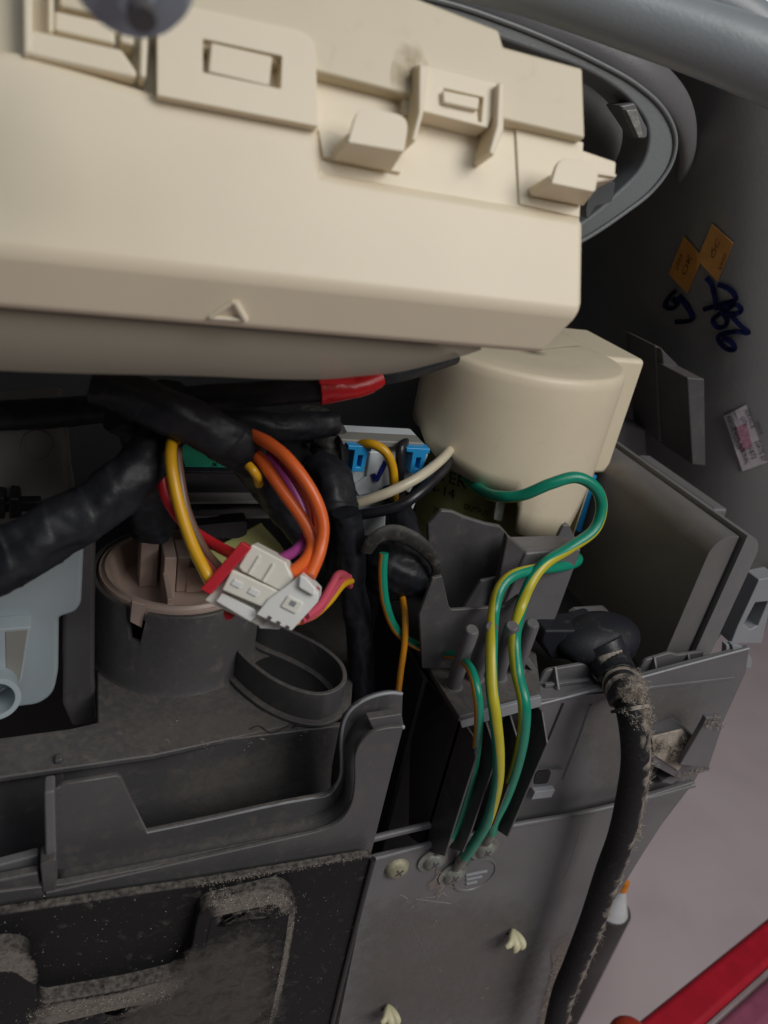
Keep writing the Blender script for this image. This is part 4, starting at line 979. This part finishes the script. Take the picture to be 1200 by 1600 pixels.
wire('red_orange_wire', 'reddish orange wire between the orange loops, right of the purple wire', [(378, 680, .254), (420, 690, .247), (465, 740, .237), (492, 790, .230), (496, 840, .222), (486, 875, .213), (468, 900, .206)], mat('vermilion_wire_sleeve', (.55, .065, .03), rough=.34, bump=.08, var=.05), .0020)
wire('orange_wire', 'thin orange wire tucked behind the outer orange loop', [(374, 684, .258), (412, 698, .251), (456, 736, .243), (484, 790, .236), (492, 835, .229), (480, 880, .219), (458, 904, .209)], 'orange', .0018)
wire('purple_wire', 'purple wire running inside the orange loops to the connector', [(378, 686, .256), (415, 706, .249), (448, 748, .240), (474, 800, .232), (478, 838, .226), (462, 860, .219), (438, 874, .211)], 'purple', .0019)
wire('red_wire', 'red wire leaving the connector right side toward the vertical cable', [(478, 962, .2065), (500, 945, .212), (518, 915, .222), (528, 898, .232), (540, 900, .245), (546, 915, .256)], 'pink', .0016)
wire('pink_wire', 'pink wire under the red one at connector lower right', [(470, 970, .2065), (495, 956, .213), (515, 930, .222), (532, 908, .238), (545, 902, .252)], 'pink', .0015)
wire('yellow_wire', 'yellow wire curving out of the connector lower right corner', [(462, 972, .207), (490, 962, .213), (515, 940, .222), (535, 915, .236), (549, 908, .247)], 'yellow', .0013)
tag(tube('yellow_wire', [(388, 727, .238), (396, 736, .236), (402, 746, .237), (404, 756, .242)], .0016, W['yellow']), 'short bit of yellow wire peeping out of the black tape', 'wire')

# ------------------------------------------------------------------ green-yellow earth wires and orange lead
EG = 'striped earth wires led past the posts to the screws'
def ew(label, pts, stripe, cols=('green', 'lemon'), r=.0020, n=12):
    o = tube('earth_wire', pts, r, [W[cols[0]], W[cols[1]]], n=n, ns=20, stripe=stripe); return tag(o, label, 'wire', EG)
def lin(keys, hw=1.02):
    def f(s):
        for (a, va), (b, vb) in zip(keys, keys[1:]):
            if s <= b: return math.radians(va+(vb-va)*(s-a)/(b-a)), hw
        return math.radians(keys[-1][1]), hw
    return f
STR = {'a': lin([(0, 205), (.17, 205), (.3, 320), (.42, 370), (.52, 420), (.6, 500), (.72, 530), (.85, 530), (1, 560)]), 'b': lin([(0, 250), (.22, 215), (.38, 150), (.52, 90), (.66, 55), (.8, 15), (.9, -50), (1, -90)]), 'c': lin([(0, 160), (.5, 165), (.7, 170), (.85, 190), (1, 260)])}
w1 = [(728, 745, .315), (748, 764, .298), (776, 775, .278), (815, 774, .268), (860, 756, .262), (900, 746, .260), (930, 762, .258), (940, 792, .256), (928, 828, .252), (890, 856, .248), (852, 880, .243), (828, 912, .238), (812, 955, .232), (804, 1000, .219), (808, 1050, .2105), (819, 1100, .200), (817, 1150, .199), (806, 1200, .2035), (790, 1245, .207), (772, 1282, .2085), (768, 1300, .2095)]
w2 = [(884, 866, .285), (902, 872, .266), (896, 880, .257), (870, 886, .250), (835, 890, .244), (800, 900, .240), (780, 922, .236), (771, 960, .230), (768, 1010, .216), (768, 1070, .2055), (774, 1120, .199), (779, 1180, .1965), (776, 1230, .198), (760, 1285, .202), (736, 1325, .2065), (726, 1338, .2085)]
w3 = [(600, 864, .258), (598, 900, .255), (603, 945, .252), (620, 985, .250), (650, 1008, .248), (690, 1021, .243), (715, 1026, .232), (735, 1045, .214), (746, 1085, .203), (748, 1130, .203), (742, 1190, .2085), (730, 1240, .212), (716, 1285, .2125), (703, 1312, .2115)]
ew('striped earth wire looping highest over the cream cover foot', w1, STR['a'], r=.0027)
ew('striped earth wire showing mostly yellow between the middle posts', w2, STR['b'], r=.0026)
ew('green and orange striped wire curving from the tape ball to the left post', w3, STR['c'], cols=('green', 'amber'), r=.0020)
tag(tube('orange_lead', [(628, 930, .262), (633, 965, .250), (632, 1005, .245), (626, 1050, .242), (620, 1100, .242)], .0015, W['amber']), 'thin orange lead dropping behind the end of the S-shaped rim', 'wire')

# ------------------------------------------------------------------ black cover panel bottom left
bp = thing('black_cover_panel', 'dusty black plastic panel with raised rounded shape at lower left', 'panel', PY(300, 1480, .19))
prism('panel_sheet', [(-120, 1446), (0, 1428), (300, 1384), (572, 1338), (584, 1340), (506, 1720), (-120, 1720)], yp(.1925), (0, .004, 0), blackp, bp, bevel=.0012, r=[0, 0, 0, 4, 4, 0, 0])
tube('panel_edge', [(583, 1342, .192), (560, 1430, .192), (514, 1620, .192), (500, 1700, .192)], .0013, black, bp, ns=10)
prism('raised_frame', [(-60, 1500), (10, 1482), (44, 1488), (56, 1530), (60, 1570), (200, 1545), (280, 1525), (300, 1480), (310, 1420), (440, 1388), (464, 1404), (454, 1470), (412, 1680), (-60, 1680)],
      yp(.1865), (0, .008, 0), blackp, bp, bevel=.0042, seg=4, r=[0, 14, 14, 10, 16, 20, 24, 14, 24, 18, 14, 0, 0, 0], angle=20)
prism('sunken_panel', [(330, 1432), (430, 1410), (444, 1420), (395, 1680), (40, 1680), (80, 1600), (250, 1560), (310, 1530)], yp(.1862), (0, .002, 0), blackp, bp, bevel=.0006, r=12)
def patch(n, poly_pts, y, s, parent, m=dustm):
    lint('lint', [(PY(a, b, y), s) for a, b in poly_pts], n, parent, (.00010, .00030), m=m, hair=.03, hl=(.0006, .0018))
patch(1500, [(330+random.uniform(0, 125), 1400+random.uniform(0, 28)+(455-330)*0-.18*k_) for k_ in range(70)], .1858, .0009, bp)
patch(1100, [(45+230*t, 1582-36*t+random.gauss(0, 6)) for t in [i/60 for i in range(60)]], .1862, .0010, bp)
patch(600, [(457-random.uniform(0, 46), 1410+random.uniform(0, 6)) for _ in range(6)]+[(461-44*t, 1420+200*t) for t in [i/40 for i in range(40)]], .1860, .0004, bp)
patch(240, [(random.uniform(0, 560), random.uniform(1400, 1600)) for _ in range(400)], .1860, .0004, bp)
patch(500, [(300+270*t, 1386-46*t) for t in [i/50 for i in range(50)]], .1918, .0004, bp)

# ------------------------------------------------------------------ power cord with strain relief and lint
pw = thing('power_cord', 'thick black power cord with ribbed sleeve coated in lint', 'power cord', PY(965, 1060, .22))
P0 = [(950, 1030, .232), (968, 1062, .221), (980, 1090, .207), (990, 1135, .198), (993, 1190, .195), (984, 1250, .194), (970, 1310, .1935), (950, 1365, .193), (925, 1440, .193), (898, 1510, .193), (878, 1560, .193), (860, 1640, .193)]
tube('cord', P0, .0067, cordm, pw, n=14, ns=24)
CP = cr([PY(*p) for p in P0], 14)
bm = bmesh.new()
# ribbed sleeve along the first part of the cord
sl = CP[:36]
def sr(s): return .0082+.0016*(1 if (s*5.2) % 1 < .55 else -.4)-.0010*s
ss = [];
for i in range(len(sl)-1):
    for k in range(3): ss.append(sl[i].lerp(sl[i+1], k/3))
bm = tube_bm(ss, sr, 28); obj('strain_relief', bm, sleevem, pw, smooth=True)
cc = PY(930, 1000, .245)
bm = bmesh.new(); bmesh.ops.create_icosphere(bm, subdivisions=4, radius=1)
for v in bm.verts:
    d = v.co.normalized(); v.co = cc + Vector((d.x*.024, d.y*.016, d.z*.0135))+Vector((.004*abs(d.z), 0, 0))
obj('plug_body', bm, rubberb, pw, smooth=True)
prism('plug_arm', [(852, 985), (905, 985), (940, 975), (960, 1010), (940, 1035), (860, 1030), (846, 1005)], yp(.243), (0, .015, 0), rubberb, pw, bevel=.002, r=6)
tube('plug_neck', [(940, 1005, .238), (952, 1030, .232), (966, 1055, .222)], lambda s: .0105-.0015*s, rubber, pw, ns=24)
# small clips around the plug
kc = thing('cord_clamp', 'grey plastic clamp edges around the black cord plug', 'clamp', PY(930, 968, .27))
prism('clamp_bar', [(896, 964), (905, 958), (950, 955), (962, 966), (952, 968), (945, 961), (908, 963), (900, 968)], yp(.275), (0, .006, 0), grey, kc, bevel=.0005)
prism('clamp_pin', [(864, 960), (869, 958), (886, 975), (884, 979), (880, 978)], yp(.262), (0, .003, 0), grey, kc, bevel=.0004)
prism('clamp_pin', [(822, 1028), (828, 1030), (842, 1050), (838, 1056), (820, 1036)], yp(.236), (0, .003, 0), grey, kc, bevel=.0004)
# lint on the right flank of the cord
fr_ = frames(CP); spots = []
for i, p in enumerate(CP):
    if i < 12: continue
    t = i/len(CP)
    dens = (.9 if t < .28 else .35 if t < .36 else .62 if t < .55 else .35)
    if .60 < t < .66: dens = .8
    if noise.noise(Vector((i*.35, 2, 0))) > dens*1.2-.42: continue
    for _ in range(3):
        side = Vector((.93, -.25, .28)).normalized() if t > .27 else Vector((.35, -.9, .3)).normalized()
        d = (side + Vector([random.gauss(0, .42 if t > .27 else .6) for _ in range(3)])).normalized()
        rr = .0068 if i > 34 else .0092
        spots.append((p+d*rr, .0009 if t < .27 else .0007))
for _ in range(90): spots.append((PY(random.gauss(996, 9), random.gauss(1104, 14), .1995)+Vector((0, random.uniform(0, .004), 0)), .0008))
lint('lint', spots, 30000, pw, (.00012, .00038), hair=.04, hl=(.001, .004))

# ------------------------------------------------------------------ soft films of dust and grime lying on surfaces
def film_mat(name, rgb, scale, amt, lo=.35, hi=.65):
    m = bpy.data.materials.new(name); m.use_nodes = True; nt = m.node_tree; N = nt.nodes; L = nt.links
    b = N['Principled BSDF']; b.inputs['Base Color'].default_value = (*rgb, 1); b.inputs['Roughness'].default_value = 1; b.inputs['Specular IOR Level'].default_value = .1
    at = N.new('ShaderNodeAttribute'); at.attribute_name = 'fade'; tc = N.new('ShaderNodeTexCoord')
    n1 = N.new('ShaderNodeTexNoise'); n1.inputs['Scale'].default_value = scale; n1.inputs['Detail'].default_value = 10; n1.inputs['Roughness'].default_value = .7; n1.inputs['Distortion'].default_value = .5
    L.new(tc.outputs['Object'], n1.inputs['Vector'])
    ad = N.new('ShaderNodeMath'); ad.operation = 'MULTIPLY_ADD'; L.new(at.outputs['Fac'], ad.inputs[0]); ad.inputs[1].default_value = .42; L.new(n1.outputs[0], ad.inputs[2])
    r = N.new('ShaderNodeMapRange'); r.inputs[1].default_value = lo+.25; r.inputs[2].default_value = hi+.30; r.inputs[4].default_value = amt; L.new(ad.outputs[0], r.inputs[0])
    f2 = N.new('ShaderNodeMapRange'); f2.inputs[2].default_value = .25; L.new(at.outputs['Fac'], f2.inputs[0])
    mu = N.new('ShaderNodeMath'); mu.operation = 'MULTIPLY'; L.new(r.outputs[0], mu.inputs[0]); L.new(f2.outputs[0], mu.inputs[1])
    L.new(mu.outputs[0], b.inputs['Alpha'])
    bn = N.new('ShaderNodeBump'); bn.inputs['Strength'].default_value = .6; bn.inputs['Distance'].default_value = .0006; L.new(n1.outputs[0], bn.inputs['Height']); L.new(bn.outputs[0], b.inputs['Normal'])
    return m
def film(name, pix, surf, m, parent, shrink=.55):
    O = crp(pix+[pix[0]], 4)[:-1]; cx_ = sum(p[0] for p in O)/len(O); cy_ = sum(p[1] for p in O)/len(O)
    bm = bmesh.new(); lay = bm.verts.layers.float.new('fade'); R3 = []
    for q, f in ((1.0, 0.0), ((1+shrink)/2, .6), (shrink, 1.0), (shrink*.4, 1.0)):
        row = []
        for (a, b) in O:
            v = bm.verts.new(surf(cx_+(a-cx_)*q, cy_+(b-cy_)*q)); v[lay] = f; row.append(v)
        R3.append(row)
    n = len(O)
    for A, B in zip(R3, R3[1:]):
        for i in range(n): bm.faces.new((A[i], A[(i+1) % n], B[(i+1) % n], B[i]))
    bm.faces.new(R3[-1])
    return obj(name, bm, m, parent, kind='stuff', recalc=False)
fm1 = film_mat('pinkish_dust_film', (.27, .225, .205), 260, .75)
fm2 = film_mat('grey_dust_film', (.24, .215, .19), 420, .85)
fm3 = film_mat('faint_dust_film', (.20, .18, .16), 160, .40)
scm = mat('pale_scratch', (.26, .255, .25), rough=.6, bump=0)
for pts_ in ([(640, 1440), (670, 1500), (690, 1560)], [(700, 1590), (725, 1545), (740, 1500)], [(860, 1330), (850, 1375)], [(570, 1480), (562, 1540)], [(905, 1300), (890, 1350), (880, 1372)], [(650, 1405), (705, 1412)]):
    stroke('scratch', pts_, .00028, lambda a, b: PY(a, b, .2144), scm, rp)
film('dust_film', [(858, 1470), (890, 1445), (905, 1470), (880, 1540), (862, 1640), (828, 1650), (846, 1560), (862, 1510)], yp(.2141), fm1, rp)
film('dust_film', [(682, 1352), (700, 1362), (694, 1388), (670, 1398), (664, 1384), (678, 1372)], yp(.2141), fm1, rp)
film('dust_film', [(560, 1400), (760, 1390), (860, 1420), (840, 1600), (560, 1640), (520, 1560)], yp(.2142), fm3, rp, .6)
film('dust_film', [(900, 1100), (1100, 1060), (1080, 1200), (930, 1250)], yp(.2217), fm3, rp, .6)
film('dust_film', [(322, 1408), (400, 1386), (456, 1392), (464, 1420), (440, 1432), (350, 1448), (330, 1440)], yp(.1862), fm2, bp, .7)
film('dust_film', [(455, 1400), (466, 1404), (452, 1500), (430, 1600), (420, 1600), (440, 1500)], yp(.1862), fm2, bp, .5)
film('dust_film', [(30, 1600), (60, 1570), (180, 1550), (290, 1522), (300, 1540), (200, 1590), (70, 1625)], yp(.1862), fm2, bp, .65)
film('dust_film', [(-30, 1490), (20, 1478), (56, 1500), (58, 1540), (20, 1520), (-30, 1520)], yp(.1862), fm2, bp, .7)
film('dust_film', [(300, 1470), (440, 1440), (430, 1660), (120, 1680), (160, 1600)], yp(.1859), fm3, bp, .6)
film('dust_film', [(180, 1125), (520, 1100), (500, 1135), (200, 1180)], zp(ZD+.0004), fm3, bt, .6)
film('dust_film', [(250, 1200), (500, 1150), (500, 1240), (260, 1280)], yp(yw-.0004), fm3, bt, .6)
# ------------------------------------------------------------------ things on the floor
rb = thing('red_rail', 'out-of-focus red bar with mauve lower side crossing the lower right corner', 'plastic rail', PZ(1150, 1500, -.60))
def bar(name, pts0, pts1, z, h, m):
    P = [PZ(*p, z) for p in pts0+pts1]
    bm = prism_bm(P, vec=Vector((0, 0, -h))); return obj(name, bm, m, rb, bevel=.006, seg=3)
bar('top_bar', [(900, 1672), (1300, 1352)], [(1300, 1420), (1010, 1680)], -.60, .04, redr)
bar('grey_strip', [(985, 1700), (1300, 1424)], [(1300, 1434), (1000, 1706)], -.605, .03, pinkgrey)
bar('lower_bar', [(1000, 1702), (1300, 1438)], [(1300, 1500), (1075, 1720)], -.61, .05, mauve)
bm = bmesh.new(); bmesh.ops.create_uvsphere(bm, u_segments=32, v_segments=20, radius=.017)
c_ = PZ(984, 1624, -.60)
for v in bm.verts: v.co = c_ + Vector((v.co.x, v.co.y, v.co.z*.7))
obj('round_knob', bm, redo, rb, smooth=True)
gbt = thing('glue_bottle', 'blurred dark bottle with white cone nozzle and orange tip beyond the cord', 'bottle', PZ(960, 1560, -.95))
tipz = PZ(990, 1382, -.55); ax = Vector((0, 0, 1))
bb_ = PZ(966, 1400, -.57)
obj('nozzle', tube_bm([bb_+Vector((0, 0, -.018)), bb_+Vector((0, 0, -.006)), bb_+Vector((.001, 0, .010))], lambda s: .0145-.0115*s, 28), bottlew, gbt, smooth=True)
obj('tip', tube_bm([bb_+Vector((.0008, 0, .009)), bb_+Vector((.001, 0, .019))], lambda s: .0045-.001*s, 20), orangep, gbt, smooth=True)
obj('bottle_body', tube_bm([Vector((bb_.x, bb_.y, -.949)), Vector((bb_.x, bb_.y, bb_.z-.018))], .017, 28), bottled, gbt, smooth=True)
